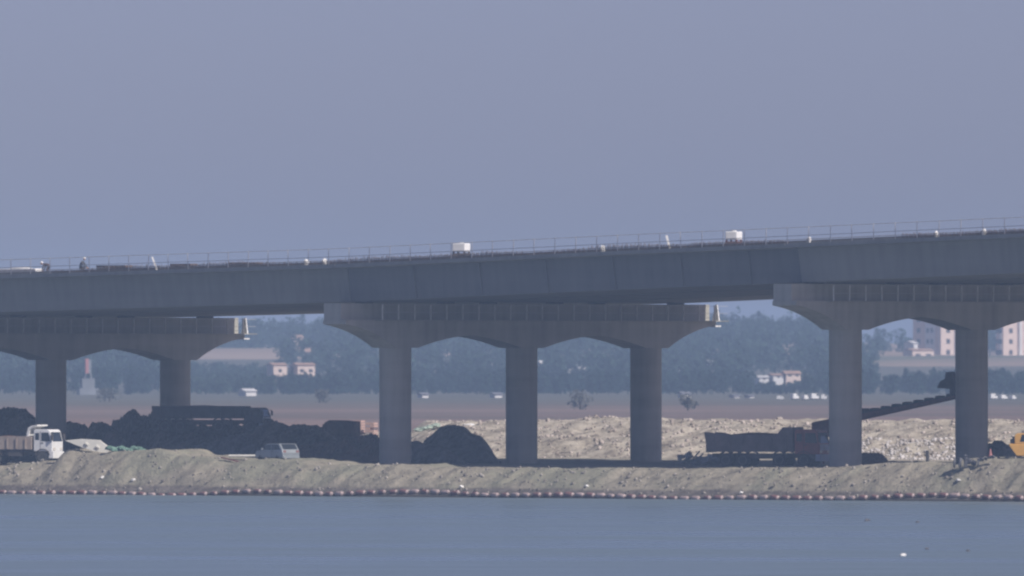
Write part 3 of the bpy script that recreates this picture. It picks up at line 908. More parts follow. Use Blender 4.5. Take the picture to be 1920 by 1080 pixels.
    for sd in (-1, 1):
        sk.box(-L / 2 + 2.9, x0 - 1.0, sd * (hw - .25) - .16, sd * (hw - .25) + .16, .62, .98)
    sk.build('fuel_tank', M['chassis'], t)
    for wx in wheels_x:
        for sd in (-1, 1):
            add_wheel(t, wx, sd * (hw - .22), r, .34, sd)
            fm = MB()
            arcp = [(wx + 0.66 * math.cos(a), r + 0.66 * math.sin(a)) for a in np.linspace(.25, PI - .25, 9)]
            arci = [(wx + 0.61 * math.cos(a), r + 0.61 * math.sin(a)) for a in np.linspace(PI - .25, .25, 9)]
            fm.prism_y(arcp + arci, sd * (hw - .22) - .2, sd * (hw - .22) + .2)
            fm.build('mudguard', M['chassis'], t)
    return t

def ground_at(px, w):
    x, y = at_w(px, w)
    return (x, y, gz(x, y))

# white truck at the left edge
def front_place(px_front, w, L, ang):
    """put the truck so that its nose falls in photo column px_front"""
    x, y = at_w(px_front, w)
    cx, cy = x - L / 2 * math.cos(ang), y - L / 2 * math.sin(ang)
    return cx, cy
ang = math.radians(-24)
cx, cy = front_place(108, -22.6, 6.6, ang)
truck('white cab dump truck with a dusty tan bed at the left edge of the bank', (cx, cy, 2.18), ang, M['white'], M['tan_bed'], 6.6, 1.55, 2.0, .98, 2.62, .98, 'box',
      (1.75 + .75, -1.55, -2.5), visor=True)
# red dump truck
ang = math.radians(-20)
cx, cy = front_place(1546, -10.5, 8.6, ang)
truck('red cab dump truck with a dusty brown body shaded beside the right pier', (cx, cy, gz(cx, cy) - .05), ang, M['red'], M['grey_bed'], 8.6, 1.9, 2.45, .95, 2.75, 1.35, 'dump',
      (3.1, 1.2, -1.6, -2.9), front_m=M['pale_blue'])
# dark hauler on the mound
ang = math.radians(-16)
cx, cy = front_place(500, 2.0, 8.8, ang)
truck('dark long bodied dump truck parked on the mound under the left arch', (cx, cy, Z(812, cy)), ang, M['dark_bed'], M['dark_bed'], 8.8, 1.5, 2.4, .75, 1.95, .95, 'box',
      (3.4, .9, -2.2, -3.4), front_m=M['pale_blue'])

# silver car on the bank
def car(label, loc, rz):
    t = thing('parked_car', label, 'car', loc, rz)
    t.scale = (.86, .92, .95)
    prof = [(-2.1, .38), (2.1, .38), (2.12, .75), (1.95, .92), (1.0, 1.02), (.45, 1.50), (-1.55, 1.52), (-2.02, 1.05), (-2.12, .8)]
    b = MB().prism_y(prof, -.84, .84).build('body', M['silver'], t, bevel=.07)
    for sd in (-1, 1):
        y = sd * .84
        for a in ([(.88, 1.03), (.42, 1.42), (-.35, 1.44), (-.35, 1.03)], [(-.45, 1.03), (-.45, 1.44), (-1.45, 1.44), (-1.78, 1.05)]):
            MB().prism_y(a, y - .012, y + .012).build('side_window', M['glass'], b)
        MB().box(-.42, -.40, y - .008, y + .008, .5, 1.0).box(-.7, -.52, y - .02, y + .02, .9, .94).build('door_seam', M['chassis'], b)
        MB().box(-2.125, -2.09, sd * .62 - .13, sd * .62 + .13, .82, 1.0).build('tail_light', M['float_red'], b)
        MB().box(2.08, 2.135, sd * .60 - .16, sd * .60 + .16, .68, .82).build('headlight', M['lamp'], b)
        MB().box(.75, .9, sd * .95 - .1, sd * .95 + .1, 1.02, 1.16).build('mirror', M['silver'], b)
        for wx in (-1.3, 1.32):
            add_wheel(t, wx, sd * .74, .32, .2, sd)
    rw = [(-1.62, 1.46), (-1.99, 1.08), (-2.02, 1.09), (-1.645, 1.48)]
    MB().prism_y(rw, -.66, .66).build('rear_window', M['glass'], b)
    ws = [(1.0, 1.045), (.50, 1.475), (.475, 1.455), (.97, 1.03)]
    MB().prism_y(ws, -.68, .68).build('windscreen', M['glass'], b)
    MB().box(-2.2, -2.05, -.8, .8, .36, .55).box(2.05, 2.2, -.8, .8, .36, .55).build('bumper', M['silver'], t, bevel=.03)
    return t
x, y = at_w(520, -22.2)
car('silver grey hatchback parked on the bank top, its tail lit by the sun', (x, y, Z(868, y)), math.radians(125))

# yellow excavator at the right edge
def excavator(label, loc, rz):
    t = thing('excavator', label, 'excavator', loc, rz)
    for sd in (-1, 1):
        tr = MB()
        tp = [(1.6 + .38 * math.cos(a), .40 + .38 * math.sin(a)) for a in np.linspace(-PI / 2, PI / 2, 9)] + [(-1.6 + .38 * math.cos(a), .40 + .38 * math.sin(a)) for a in np.linspace(PI / 2, 1.5 * PI, 9)]
        tr.prism_y(tp, sd * 1.05 - .25, sd * 1.05 + .25)
        for k in range(14):
            tr.box(-1.6 + k * .245, -1.5 + k * .245, sd * 1.05 - .27, sd * 1.05 + .27, .785, .83)
        tr.build('track', M['tyre'], t)
    MB().box(-1.1, 1.1, -.8, .8, .42, .82).build('undercarriage', M['chassis'], t)
    house = MB().prism_y([(-1.95, 1.62), (-1.40, .90), (1.25, .90), (1.25, 1.65), (-1.2, 1.75), (-1.95, 1.78)], -1.15, 1.15).build('house', M['yellow'], t, bevel=.06)
    cabp = [(-1.55, 1.77), (1.2, 1.66), (1.32, 2.05), (1.0, 2.52), (-1.35, 2.52), (-1.55, 2.4)]
    cb = MB().prism_y(cabp, -1.12, -.1).build('cab', M['yellow'], t, bevel=.04)
    MB().prism_y([(-1.15, 1.92), (1.1, 1.92), (1.16, 2.05), (.92, 2.42), (-1.0, 2.42)], -1.135, -1.10).build('side_window', M['glass'], cb)
    MB().prism_y([(1.25, 1.8), (1.345, 2.05), (1.03, 2.58), (1.0, 2.56), (1.31, 2.05), (1.22, 1.8)], -1.0, -.2).build('windscreen', M['glass'], cb)
    MB().tube((-1.75, -.7, 1.72), (-1.75, -.7, 2.3), .08).box(-1.92, -1.6, -.95, -.45, 1.78, 2.12).build('exhaust', M['chassis'], house)
    bm_ = MB().prism_y([(1.2, 1.2), (1.4, 1.1), (3.4, 3.1), (5.2, 2.7), (5.2, 3.0), (3.3, 3.55), (1.2, 1.6)], .0, .45).build('boom', M['yellow'], t)
    st = MB().prism_y([(5.0, 3.05), (5.3, 3.0), (5.05, 1.1), (4.85, 1.1)], .05, .4).build('stick', M['yellow'], t)
    MB().prism_y([(4.8, 1.15), (5.1, 1.12), (4.9, .5), (4.3, .25), (4.1, .6)], -.25, .7).build('bucket', M['chassis'], t)
    return t
x, y = at_w(1950, -22.4)
excavator('yellow excavator with a dark side window at the right edge of the bank', (x, y, Z(879, y)), math.radians(-18))

# ------------------------------------------------------------------ conveyor behind the right pier
xa, ya = at_w(1530, 4); xb, yb = at_w(1816, 6)
za, zb_ = Z(799, ya), Z(739, yb)
cv = thing('conveyor', 'rusty red inclined conveyor rising to the right behind the right pier', 'conveyor', (xa, ya, 0), math.atan2(yb - ya, xb - xa))
Lc = math.hypot(xb - xa, yb - ya)
sl_c = (zb_ - za) / Lc
def cz(x): return za + sl_c * x
tr = MB()
for sd in (-.5, .5):
    tr.hexa([(0, sd - .06, cz(0) - .25), (Lc, sd - .06, cz(Lc) - .10), (Lc, sd + .06, cz(Lc) - .10), (0, sd + .06, cz(0) - .25),
             (0, sd - .06, cz(0) + .25), (Lc, sd - .06, cz(Lc) + .02), (Lc, sd + .06, cz(Lc) + .02), (0, sd + .06, cz(0) + .25)])
tr.build('truss', M['rust'], cv)
MB().hexa([(0, -.4, cz(0) + .252), (Lc, -.4, cz(Lc) + .03), (Lc, .4, cz(Lc) + .03), (0, .4, cz(0) + .252),
           (0, -.4, cz(0) + .30), (Lc, -.4, cz(Lc) + .08), (Lc, .4, cz(Lc) + .08), (0, .4, cz(0) + .30)]).build('belt', M['belt'], cv)
id_ = MB().prism_y([(-.3, 0), (.3, 0), (.16, .32), (-.16, .32)], -.42, .42).build('idler', M['belt'], cv)
for i, xx in enumerate(np.arange(3.4, Lc - .8, .98)):
    o = id_ if i == 0 else id_.copy()
    if i: COL.objects.link(o); o.parent = cv
    o.location = (xx, 0, cz(xx) + .12); o.rotation_euler = (0, -math.atan(sl_c), 0)
    o.scale = (1.25, 1, 1.35) if i < 2 else (.95 - .02 * i, 1, 1.05 - .055 * i)
hd = MB()
hx = Lc - 1.55
hd.prism_y([(hx - 1.0, cz(hx) + .72), (hx + .6, cz(hx) + .62), (hx + .6, cz(hx) + 1.15), (hx + .1, cz(hx) + 1.9), (hx - .22, cz(hx) + 1.87), (hx - .3, cz(hx) + 1.4), (hx - .75, cz(hx) + 1.2)], -.4, .4)
hd.box(hx + .1, hx + .5, -.35, .35, cz(hx) - .1, cz(hx) + .66)
hd.build('drive_hood', M['belt'], cv)
hp = MB().prism_y([(.0, cz(0) - .02), (1.6, cz(0) + .22), (1.6, cz(0) - .7), (.5, cz(0) - .85)], -.6, .6)
hp.build('feed_hopper', M['rust'], cv)
gx, gy = xa + .985 * (xb - xa), ya + .985 * (yb - ya)
for sd in (-.45, .45):
    MB().tube((Lc * .985, sd, gz(gx, gy) - .1), (Lc * .985, sd, cz(Lc * .985) - .1), .07).build('leg', M['rust'], cv)
    MB().tube((.3, sd * 1.2, gz(xa, ya) - .1), (.3, sd, cz(0)), .08).build('leg', M['rust'], cv)

# ------------------------------------------------------------------ small site objects
def simple(name, mb, mat, label, cat, loc, rz=0.0, group=None, bevel=0.0, smooth=False):
    o = mb.build(name, mat, None, bevel=bevel, smooth=smooth)
    o.location = loc; o.rotation_euler = (0, 0, rz)
    return tag(o, label, cat, group)

# leaning pale slab right of the white truck
x, y = at_w(166, -24.2)
pts_ = [(120, 826), (152, 823), (188, 825), (211, 842), (203, 850), (175, 846), (140, 834)]
poly_ = [((p - 166) / 25.0, (838 - q) / 25.0) for p, q in pts_]
sb_ = MB().prism_y(poly_, -.09, .09)
for dx, dz in ((-.1, .22), (.75, .0)): sb_.boxr((dx, -.15, dz), (.3, .12, .14), (0, .5, 0))
simple('concrete_slab', sb_, M['slab_pale'], 'pale concrete slab leaning on the bank right of the white truck', 'slab', (x, y, Z(838, y)), math.radians(-14), bevel=.02)
# green netting on the bank crest
x, y = at_w(236, -24.0)
nb = MB()
for k in range(9): nb.blob((-1.2 + .3 * k, .1 * math.sin(k), .1 * math.cos(2 * k)), (.34, .3, .2), 30 + k, .3, 1)
simple('green_netting', nb, M['green'], 'crumpled green netting lying on the bank crest', 'netting', (x, y, gz(x, y) + .12))
# rusty block
x, y = at_w(640, 6)
rb2 = MB().prism_y([(-1.3, 0), (1.25, 0), (1.22, 3.1), (.2, 3.18), (-.7, 3.2), (-1.05, 3.02), (-1.3, 2.3)], -1.2, 1.2)
for k in range(5): rb2.box(-1.2 + k * .55, -1.1 + k * .55, -1.26, -1.2, .1, 2.9)
simple('rusty_hopper', rb2, M['soil_brown'], 'tall dark rusty steel hopper left of the pinkish brick stacks', 'hopper', (x, y, Z(789, y) - 3.15), math.radians(-12), bevel=.06)
# brick stacks on pallets
def brick_stack(label, px, py, rows, broken):
    x, y = at_w(px, 33)
    t = thing('brick_stack', label, 'brick stack', (x, y, Z(py, y)), math.radians(-20), 'brick stacks on pallets')
    MB().box(-.4, .4, -.5, .5, 0, .03).box(-.4, .4, -.5, -.4, -.09, -.002).box(-.4, .4, .4, .5, -.09, -.002).build('pallet', M['wood'], t)
    b = MB()
    for r in range(rows):
        for c in range(2):
            if broken and (r + c) % 3 == 0: continue
            b.box(-.34 + c * .36, -.01 + c * .36, -.45, .45, .034 + r * .2, .034 + r * .2 + .16)
    b.build('bricks', M['brick'], t)
    return t
brick_stack('neat pinkish brick stack beside the rusty hopper', 673, 812, 5, False)
brick_stack('broken open pinkish brick stack beside the first column of the middle pier', 697, 816, 5, True)
# pale green tarpaulin bundles on the spoil bank
x, y = at_w(802, 38)
gb = MB()
for k in range(4): gb.blob((-.7 + .45 * k, 0, .12 * k), (.42, .3, .16), 50 + k, .2, 2)
simple('tarpaulin_bundle', gb, M['pale_green'], 'pale green tarpaulin bundle on the spoil bank above the gravel heap', 'tarpaulin', (x, y, gz(x, y) + .1), math.radians(10))
x, y = at_w(880, 40)
simple('white_sack', MB().blob((0, 0, .1), (.5, .3, .16), 8, .2, 2), M['sheet'], 'white sack on the spoil bank crest above the gravel heap', 'sack', (x, y, gz(x, y)))
# posts, pipes
x, y = at_w(1739, -22)
simple('marker_post', MB().tube((0, 0, -.3), (0, 0, .82), .13, .11, 10).box(-.2, .2, -.2, .2, -.12, -.02), M['belt'], 'short dark post standing on the bank between the right columns', 'post', (x, y, gz(x, y) + .05))
xa2, ya2 = at_w(1664, -22); xb2, yb2 = at_w(1736, -22)
pm = MB(); L2 = math.hypot(xb2 - xa2, yb2 - ya2)
for k in range(8): pm.tube((k * L2 / 8, 0, .06 * math.sin(k * 1.3)), ((k + 1) * L2 / 8, 0, .06 * math.sin((k + 1) * 1.3)), .07)
simple('hose', pm, M['belt'], 'dark hose lying along the bank crest to the short post', 'hose', (xa2, ya2, max(gz(xa2, ya2), gz(xb2, yb2)) + .05), math.atan2(yb2 - ya2, xb2 - xa2))
# clutter left of the red truck
x, y = at_w(1331, -12)
t = thing('drum', 'dark steel drum standing on the scrap pile behind the red dump truck', 'drum', (x, y, 3.25))
MB().lathe([(.2, 0), (.29, .02), (.29, .27), (.305, .29), (.29, .31), (.29, .58), (.305, .6), (.29, .62), (.29, .86), (.2, .88)], n=20).build('barrel', M['chassis'], t)
x, y = at_w(1318, -12)
cl = MB()
rk = random.Random(9)
for k in range(26):
    cl.boxr((rk.uniform(-1.9, 1.9), rk.uniform(-.7, .7), rk.uniform(.1, .75)), (rk.uniform(.25, 1.3), rk.uniform(.12, .4), rk.uniform(.08, .4)), (rk.uniform(-.35, .35), rk.uniform(-.4, .4), rk.uniform(-.9, .9)))
for k in range(8):
    a = rk.uniform(-1.8, 1.0)
    cl.tube((a, rk.uniform(-.6, .6), .1), (a + rk.uniform(.5, 1.3), rk.uniform(-.6, .6), rk.uniform(.5, 1.15)), .06)
simple('scrap_pile', cl, M['steel'], 'grey pile of scrap beams and pipes behind the tail of the red dump truck', 'scrap', (x, y, gz(x, y) + .02), math.radians(-15))
# black sheeting on the right bank
x, y = at_w(1806, -25.9)
bk = MB()
for k in range(7): bk.blob((-.75 + .27 * k, .12 * math.cos(k * 2.), .5 - .11 * abs(k - 3) + .05 * math.sin(3 * k)), (.26, .16, .22), 70 + k, .4, 1)
for k in range(3): bk.blob((-.55 + .5 * k, -.3, .1), (.12, .12, .38), 90 + k, .3, 1)
simple('black_sheeting', bk, M['black'], 'crumpled black sheeting on the bank below the right column', 'sheeting', (x, y, gz(x, y) + .2), math.radians(-40))
x, y = at_w(1848, -25.7)
bk = MB()
for k in range(5): bk.blob((-.6 + .28 * k, .05 * k, .3 + .06 * k), (.24, .14, .13), 170 + k, .4, 1)
bk.blob((-.6, -.1, .05), (.1, .1, .3), 180, .3, 1)
simple('black_sheeting', bk, M['black'], 'narrow strip of black sheeting on the bank near the excavator', 'sheeting', (x, y, gz(x, y) + .2), math.radians(-40))
# white litter along the bank
lit = [(192, -27.2, 'white scrap on the mud below the pale slab'), (250, -27.2, 'white scrap on the mud below the green netting'), (865, -27.6, 'white bag on the mud before the gravel heap'),
       (1100, -27.5, 'white scrap on the mud between the second and third columns'), (1390, -28.1, 'white bag beside the boom below the red dump truck'), (1797, -27.0, 'white bag below the crumpled black sheeting')]
for i, (p, w, lb) in enumerate(lit):
    x, y = at_w(p, w)
    simple('litter_bag', MB().blob((0, 0, .08), (.16 + .03 * (i % 3), .14, .11), 200 + i, .3, 2), M['sheet'], lb, 'litter', (x, y, gz(x, y)), .4 * i, 'white litter on the bank')
x, y = at_w(1857, -23)
simple('safety_cone', MB().box(-.2, .2, -.2, .2, 0, .04).lathe([(.16, .04), (.10, .3), (.03, .62)], n=14), M['mast_red'], 'red cone on the bank left of the yellow excavator', 'cone', (x, y, gz(x, y)))
x, y = at_w(440, -24.2)
simple('plank', MB().boxr((0, 0, 0), (2.2, .3, .08), (0, .22, 0)), M['rust'], 'red brown plank half buried in the bank crest left of the silver car', 'plank', (x, y, gz(x, y) + .12), -.4)
x, y = at_w(458, -22.6)
pb = MB()
for k in range(3): pb.tube((-1.2, .25 * k, .12), (1.2, .25 * k, .12), .1)
simple('pipe_bundle', pb, M['slab_pale'], 'pale pipes lying on the bank left of the silver car', 'pipes', (x, y, Z(858, y)), -.3)
# flotsam
for p, q, mt, lb, sc in ((1693, 1042, 'sheet', 'white float drifting on the lake near the lower right corner', .16), (1738, 1030, 'black', 'dark drifting float right of the white one', .12),
                         (1815, 1034, 'black', 'dark drifting float nearest the right edge', .11), (1720, 980, 'black', 'dark drifting float nearest the boom', .13), (1626, 977, 'black', 'long dark driftwood near the boom', .2)):
    y = CAM_Z * F / (q - HY); x = (p - 960) / F * y
    simple('drifting_float', MB().blob((0, 0, .03), (sc, sc * .6, sc * .55), p, .2, 2), M[mt], lb, 'float', (x, y, 0), 0.3, 'floats drifting on the lake')

# ------------------------------------------------------------------ things on the deck
def tank(label, px, py0, wd, ht, base_m):
    x, y, z = deck_pt(px, -15.5)
    zt = Z(py0, y)
    t = thing('water_tank', label, 'tank', (x, y, z), -PI / 4 + .35, 'white tanks on the deck')
    MB().box(-wd / 2, wd / 2, -.5, .5, zt - z - ht, zt - z).build('tank_body', M['white'], t, bevel=.07)
    f = MB()
    for a in (-1, 1):
        for b in (-1, 1):
            f.box(a * (wd / 2 - .08) - .06, a * (wd / 2 - .08) + .06, b * .4 - .06, b * .4 + .06, 0, zt - z - ht - .003)
    f.box(-wd / 2, wd / 2, -.46, .46, .02, max(.1, (zt - z - ht) * .8))
    f.build('stand', base_m, t)
    MB().tube((0, 0, zt - z), (0, 0, zt - z + .07), .2, n=14).build('lid', M['white'], t)
tank('white square tank on a dark stand at the deck edge above the middle pier', 865, 456, 1.05, .62, M['chassis'])
tank('white square tank on a red stand at the deck edge near the right pier', 1376, 434, .95, .60, M['rust'])
x, y, z = deck_pt(1253, -18.6)
simple('leaning_board', MB().boxr((0, 0, .5), (.16, .3, 1.05), (0, -.25, 0)), M['sheet'], 'white narrow board leaning on the deck rail left of the tank with the red stand', 'board', (x, y, z), 0)
x, y, z = deck_pt(290, -18.6)
simple('leaning_board', MB().boxr((0, 0, .5), (.12, .3, 1.1), (0, -.35, 0)), M['sheet'], 'pale narrow board leaning on the deck rail right of the two workers', 'board', (x, y, z), 0)
x, y, z = deck_pt(18, -16.8)
simple('sheeted_stack', MB().boxr((0, 0, .28), (6.5, .8, .5), (0, 0, 0)).blob((1.2, 0, .5), (1.6, .4, .16), 5, .2, 2), M['sheet'], 'long low white sheeted stack at the left end of the deck', 'stack', (x, y, z), -PI / 4, bevel=.06)
for i, (p, lb) in enumerate([(575, 'white sack on the deck edge left of the tank with the dark stand'), (608, 'second white sack on the deck edge, right next to the other one'),
                             (1130, 'white sack on the deck edge midway between the two tanks'), (1517, 'white sack on the deck edge right of the tank with the red stand'),
                             (1755, 'white sack on the deck edge above the apartment blocks'), (1845, 'white sack on the deck edge near the right margin')]):
    x, y, z = deck_pt(p, -18.9)
    simple('sack', MB().blob((0, 0, .22), (.2, .16, .27), 300 + i, .15, 2), M['sheet'], lb, 'sack', (x, y, z), .5 * i, 'white sacks along the deck edge')
for i, (p, ln, hh, lb) in enumerate([(215, 3.2, .55, 'dark timber stack on the deck right of the workers'), (345, 2.2, .5, 'dark timber stack on the deck right of the leaning pale board'), (460, 3.0, .45, 'dark timber stack on the deck above the gap left of the middle pier')]):
    x, y, z = deck_pt(p, -16.6)
    tb = MB()
    for k in range(4):
        for r in range(3): tb.box(-ln / 2 + .1 * (k % 2), ln / 2 - .1 * (r % 2), -.4 + k * .2, -.23 + k * .2, r * hh / 3, (r + .9) * hh / 3)
    simple('timber_stack', tb, M['wood'], lb, 'timber', (x, y, z), -PI / 4, 'timber stacks on the deck')

# two workers on the deck
def person(label, loc, rz, joints, bones, radii, cloth, head, hat):
    t = thing('person', label, 'person', loc, rz, 'workers on the deck')
    me = bpy.data.meshes.new('body')
    names = list(joints)
    me.from_pydata([joints[n] for n in names], [(names.index(a), names.index(b)) for a, b in bones], [])
    me.materials.append(cloth)
    o = link(bpy.data.objects.new('body', me)); o.parent = t
    md = o.modifiers.new('skin', 'SKIN')
    for i, n in enumerate(names):
        me.skin_vertices[0].data[i].radius = (radii[n], radii[n])
        me.skin_vertices[0].data[i].use_root = (n == 'pelvis')
    ss = o.modifiers.new('sub', 'SUBSURF'); ss.levels = 1; ss.render_levels = 1
    h = Vector(head)
    hm = MB().blob(h, (.088, .075, .115), 1, .02, 3).blob(h + Vector((.088, 0, -.01)), (.022, .014, .025), 2, .02, 1)
    hm.blob(h + Vector((0, .076, -.01)), (.02, .012, .03), 3, .02, 1).blob(h + Vector((0, -.076, -.01)), (.02, .012, .03), 4, .02, 1)
    hm.build('head', M['skin'], t, smooth=True)
    MB().lathe([(.13, .035), (.135, .045), (.112, .055), (.105, .10), (.07, .145), (.02, .158)], tuple(h), n=18).build('helmet', hat, t, smooth=True)
    hd_ = MB()
    for n in ('handL', 'handR'):
        p = Vector(joints[n])
        d = (p - Vector(joints['elbow' + n[-1]])).normalized()
        e = d.cross(Vector((0, 0, 1))).normalized()
        hd_.tube(p - d * .01, p + d * .09, .034, .04, 8)
        for k in range(4):
            q = p + d * .09 + e * (.03 - .02 * k)
            hd_.tube(q, q + d * (.07 + .01 * (k in (1, 2))) + Vector((0, 0, -.015)), .010, .008, 6)
        hd_.tube(p + d * .03 + e * .035, p + d * .085 + e * .07, .012, .009, 6)
    hd_.build('hands', M['skin'], t, smooth=True)
    return t
BONES = [('pelvis', 'waist'), ('waist', 'chest'), ('chest', 'neck'), ('chest', 'shoulderL'), ('shoulderL', 'elbowL'), ('elbowL', 'handL'), ('chest', 'shoulderR'), ('shoulderR', 'elbowR'), ('elbowR', 'handR'),
         ('pelvis', 'hipL'), ('hipL', 'kneeL'), ('kneeL', 'ankleL'), ('ankleL', 'toeL'), ('pelvis', 'hipR'), ('hipR', 'kneeR'), ('kneeR', 'ankleR'), ('ankleR', 'toeR')]
RAD = dict(pelvis=.15, waist=.14, chest=.16, neck=.06, shoulderL=.075, shoulderR=.075, elbowL=.05, elbowR=.05, handL=.036, handR=.036, hipL=.095, hipR=.095, kneeL=.065, kneeR=.065, ankleL=.048, ankleR=.048, toeL=.04, toeR=.04)
# crouching
crouch = dict(pelvis=(0, 0, .42), waist=(.07, 0, .58), chest=(.20, 0, .80), neck=(.29, 0, .97), shoulderL=(.2, .2, .84), shoulderR=(.2, -.2, .84), elbowL=(.38, .24, .62), elbowR=(.38, -.24, .62), handL=(.56, .14, .45), handR=(.56, -.14, .45),
              hipL=(.02, .11, .40), kneeL=(.36, .17, .50), ankleL=(.10, .15, .08), toeL=(.27, .17, .045), hipR=(.02, -.11, .40), kneeR=(.36, -.17, .46), ankleR=(.04, -.15, .08), toeR=(.21, -.17, .045))
x, y, z = deck_pt(150, -17.0)
person('worker in dark clothes and white helmet crouching on the deck', (x, y, z), math.radians(-20), crouch, BONES, RAD, M['cloth'], (.35, 0, 1.10), M['helmet'])
bend = dict(pelvis=(0, 0, .66), waist=(.12, 0, .74), chest=(.33, 0, .78), neck=(.50, 0, .80), shoulderL=(.34, .19, .76), shoulderR=(.34, -.19, .76), elbowL=(.42, .22, .50), elbowR=(.42, -.22, .50), handL=(.52, .14, .28), handR=(.52, -.14, .28),
            hipL=(0, .11, .62), kneeL=(.15, .14, .38), ankleL=(-.05, .14, .08), toeL=(.12, .15, .045), hipR=(0, -.11, .62), kneeR=(.17, -.14, .36), ankleR=(.0, -.14, .08), toeR=(.17, -.15, .045))
x, y, z = deck_pt(92, -17.0)
person('worker in brown clothes and pale helmet bending low on the deck', (x, y, z), math.radians(160), bend, BONES, RAD, M['cloth_b'], (.60, 0, .84), M['helmet'])

# ------------------------------------------------------------------ trees
def crown_tris(rr, h, r, base, n, size, conical):
    """triangles spread through lobes; returns (n*3,3)"""
    lob = [(rr.uniform(-.55, .55) * r, rr.uniform(-.55, .55) * r, base + (h - base) * rr.uniform(.12, .8), r * rr.uniform(.38, .62)) for _ in range(7)]
    lob.append((0, 0, base + (h - base) * .82, r * .42))
    pts = []
    for k in range(n):
        if conical:
            t = rr.random() ** 1.5
            a = rr.uniform(0, 6.28); q = r * (1 - t) * (.45 + .6 * rr.random())
            c = np.array([q * math.cos(a), q * math.sin(a), base + (h - base) * t])
        else:
            lx, ly, lz, lr = lob[rr.integers(len(lob))]
            d = rr.normal(size=3); d /= np.linalg.norm(d)
            c = np.array([lx, ly, lz]) + d * lr * (.55 + .5 * rr.random()) * [1, 1, .85]
        c[2] = min(max(c[2], .15), h)
        v = rr.normal(size=(3, 3)); v /= np.linalg.norm(v, axis=1)[:, None]
        pts.append(c + v * size * rr.uniform(.6, 1.2))
    return np.concatenate(pts)

def wood(name, label, mat, spots, hmin, hmax, n, size, seed, conical=0.25):
    rr = np.random.default_rng(seed)
    co = []
    zs_ = height([p[0] for p in spots], [p[1] for p in spots])
    for (x, y), z in zip(spots, zs_):
        h = rr.uniform(hmin, hmax)
        r = h * rr.uniform(.30, .46)
        con = rr.random() < conical
        p = crown_tris(rr, h, r * (.75 if con else 1), h * .10, n, size, con)
        co.append(p + [x, y, z])
        # trunk as a narrow three-sided post
        a = h * .5
        tr_ = np.array([[-.15, 0, -.3], [.15, 0, -.3], [0, .05, a], [0, .15, -.3], [-.1, 0, -.3], [0, 0, a]]) + [x, y, z]
        co.append(tr_)
    co = np.concatenate(co)
    o = raw_mesh(name, co, np.arange(len(co)).reshape(-1, 3), mat, False)
    return tag(o, label, 'trees', kind='stuff')

rr = np.random.default_rng(21)
def belt(n, pa, pb, ya_, yb_, rr, excl=None):
    out = []
    while len(out) < n:
        y = rr.uniform(ya_, yb_); p = rr.uniform(pa, pb)
        if excl and excl(p, y): continue
        out.append(at_y(p, y))
    return out
wood('tree_belt', 'dark belt of trees along the far edge of the fields', M['leaf_b'], belt(520, 615, 2300, 3060, 3330, rr, lambda p, y: 1640 < p < 1660 or 1405 < p < 1508), 2.8, 5.0, 190, .46, 31)
wood('tree_belt', 'low belt of trees in front of the pinkish farm buildings', M['leaf_b'], belt(80, 485, 625, 3060, 3290, rr), 2.6, 3.9, 170, .42, 35)
wood('tree_belt', 'belt of trees behind the mast at the far edge of the fields', M['leaf_b'], belt(190, -400, 330, 3080, 3380, rr), 3.4, 5.8, 190, .46, 32)
wood('scrub', 'low scrub in front of the row of houses on the wooded slope', M['leaf_b'], belt(40, 1400, 1512, 3060, 3400, rr), 1.1, 1.9, 110, .4, 37, .0)
wood('scrub', 'low bluish scrub on the slope behind the dark hauler', M['leaf'], belt(300, 325, 500, 3080, 3680, rr), 2.0, 3.4, 120, .45, 36, .0)
HOUSE_SPOTS = [(822, 3700, 18), (846, 3720, 12), (925, 3800, 12), (1014, 3600, 9), (1066, 3650, 9), (1087, 3650, 11), (1266, 3800, 8), (1332, 3780, 11), (557, 4300, 14), (598, 4150, 12)]
def hill_ex(p, y):
    for hp, hy_, hw_ in HOUSE_SPOTS:
        if abs(p - hp) < hw_ and hy_ - 230 < y < hy_ + 15: return True
    if 330 < p < 525 and y < 4330: return True
    if 500 <= p < 640 and (y < 3600 or 4020 < y < 4330): return True
    if p > 1650 and y < 4500: return True
    if 1400 < p < 1520 and y < 3600: return True
    return False
wood('hill_woods', 'hazy woods covering the low hills', M['leaf'], belt(1350, -500, 2300, 3350, 4650, rr, hill_ex), 5.0, 8.5, 170, .66, 33, .12)
wood('crest_woods', 'pale hazy woods along the crest of the hills', M['leaf'], belt(480, -500, 1580, 4550, 4800, rr), 6.0, 10.5, 190, .72, 34, .12)

def tree(label, px, y, h, r, mat, cat='tree', name='tree', seed=0, group='lone bushes on the far field'):
    x, y = at_y(px, y)
    z = gz(x, y)
    t = thing(name, label, cat, (x, y, z), 0, group)
    q = np.random.default_rng(seed)
    p = crown_tris(q, h, r, h * .12, 260, .32, False)
    c = raw_mesh('crown', p, np.arange(len(p)).reshape(-1, 3), mat, False); c.parent = t
    b = MB().tube((0, 0, -.2), (0.05, 0, h * .4), .16, .1)
    for k in range(4):
        a = k * 1.57 + .4
        b.tube((0.05, 0, h * .35), (r * .5 * math.cos(a), r * .5 * math.sin(a), h * .7), .08, .03, 6)
    b.build('trunk', M['bark'], t)
    return t
tree('round hazy bush alone on the field between the second and third columns', 1088, 2150, 2.6, 2.0, M['leaf_hazed'], 'bush', 'bush', 1)
tree('small hazy bush on the field right of the third column', 1290, 2100, 2.3, 1.6, M['leaf_hazed'], 'bush', 'bush', 2)
tree('low hazy bush on the field under the left arch', 205, 2500, 2.0, 2.2, M['leaf_hazed'], 'bush', 'bush', 3)
tree('low hazy bush on the field right of the dark hauler', 600, 2450, 1.9, 1.8, M['leaf_hazed'], 'bush', 'bush', 4)

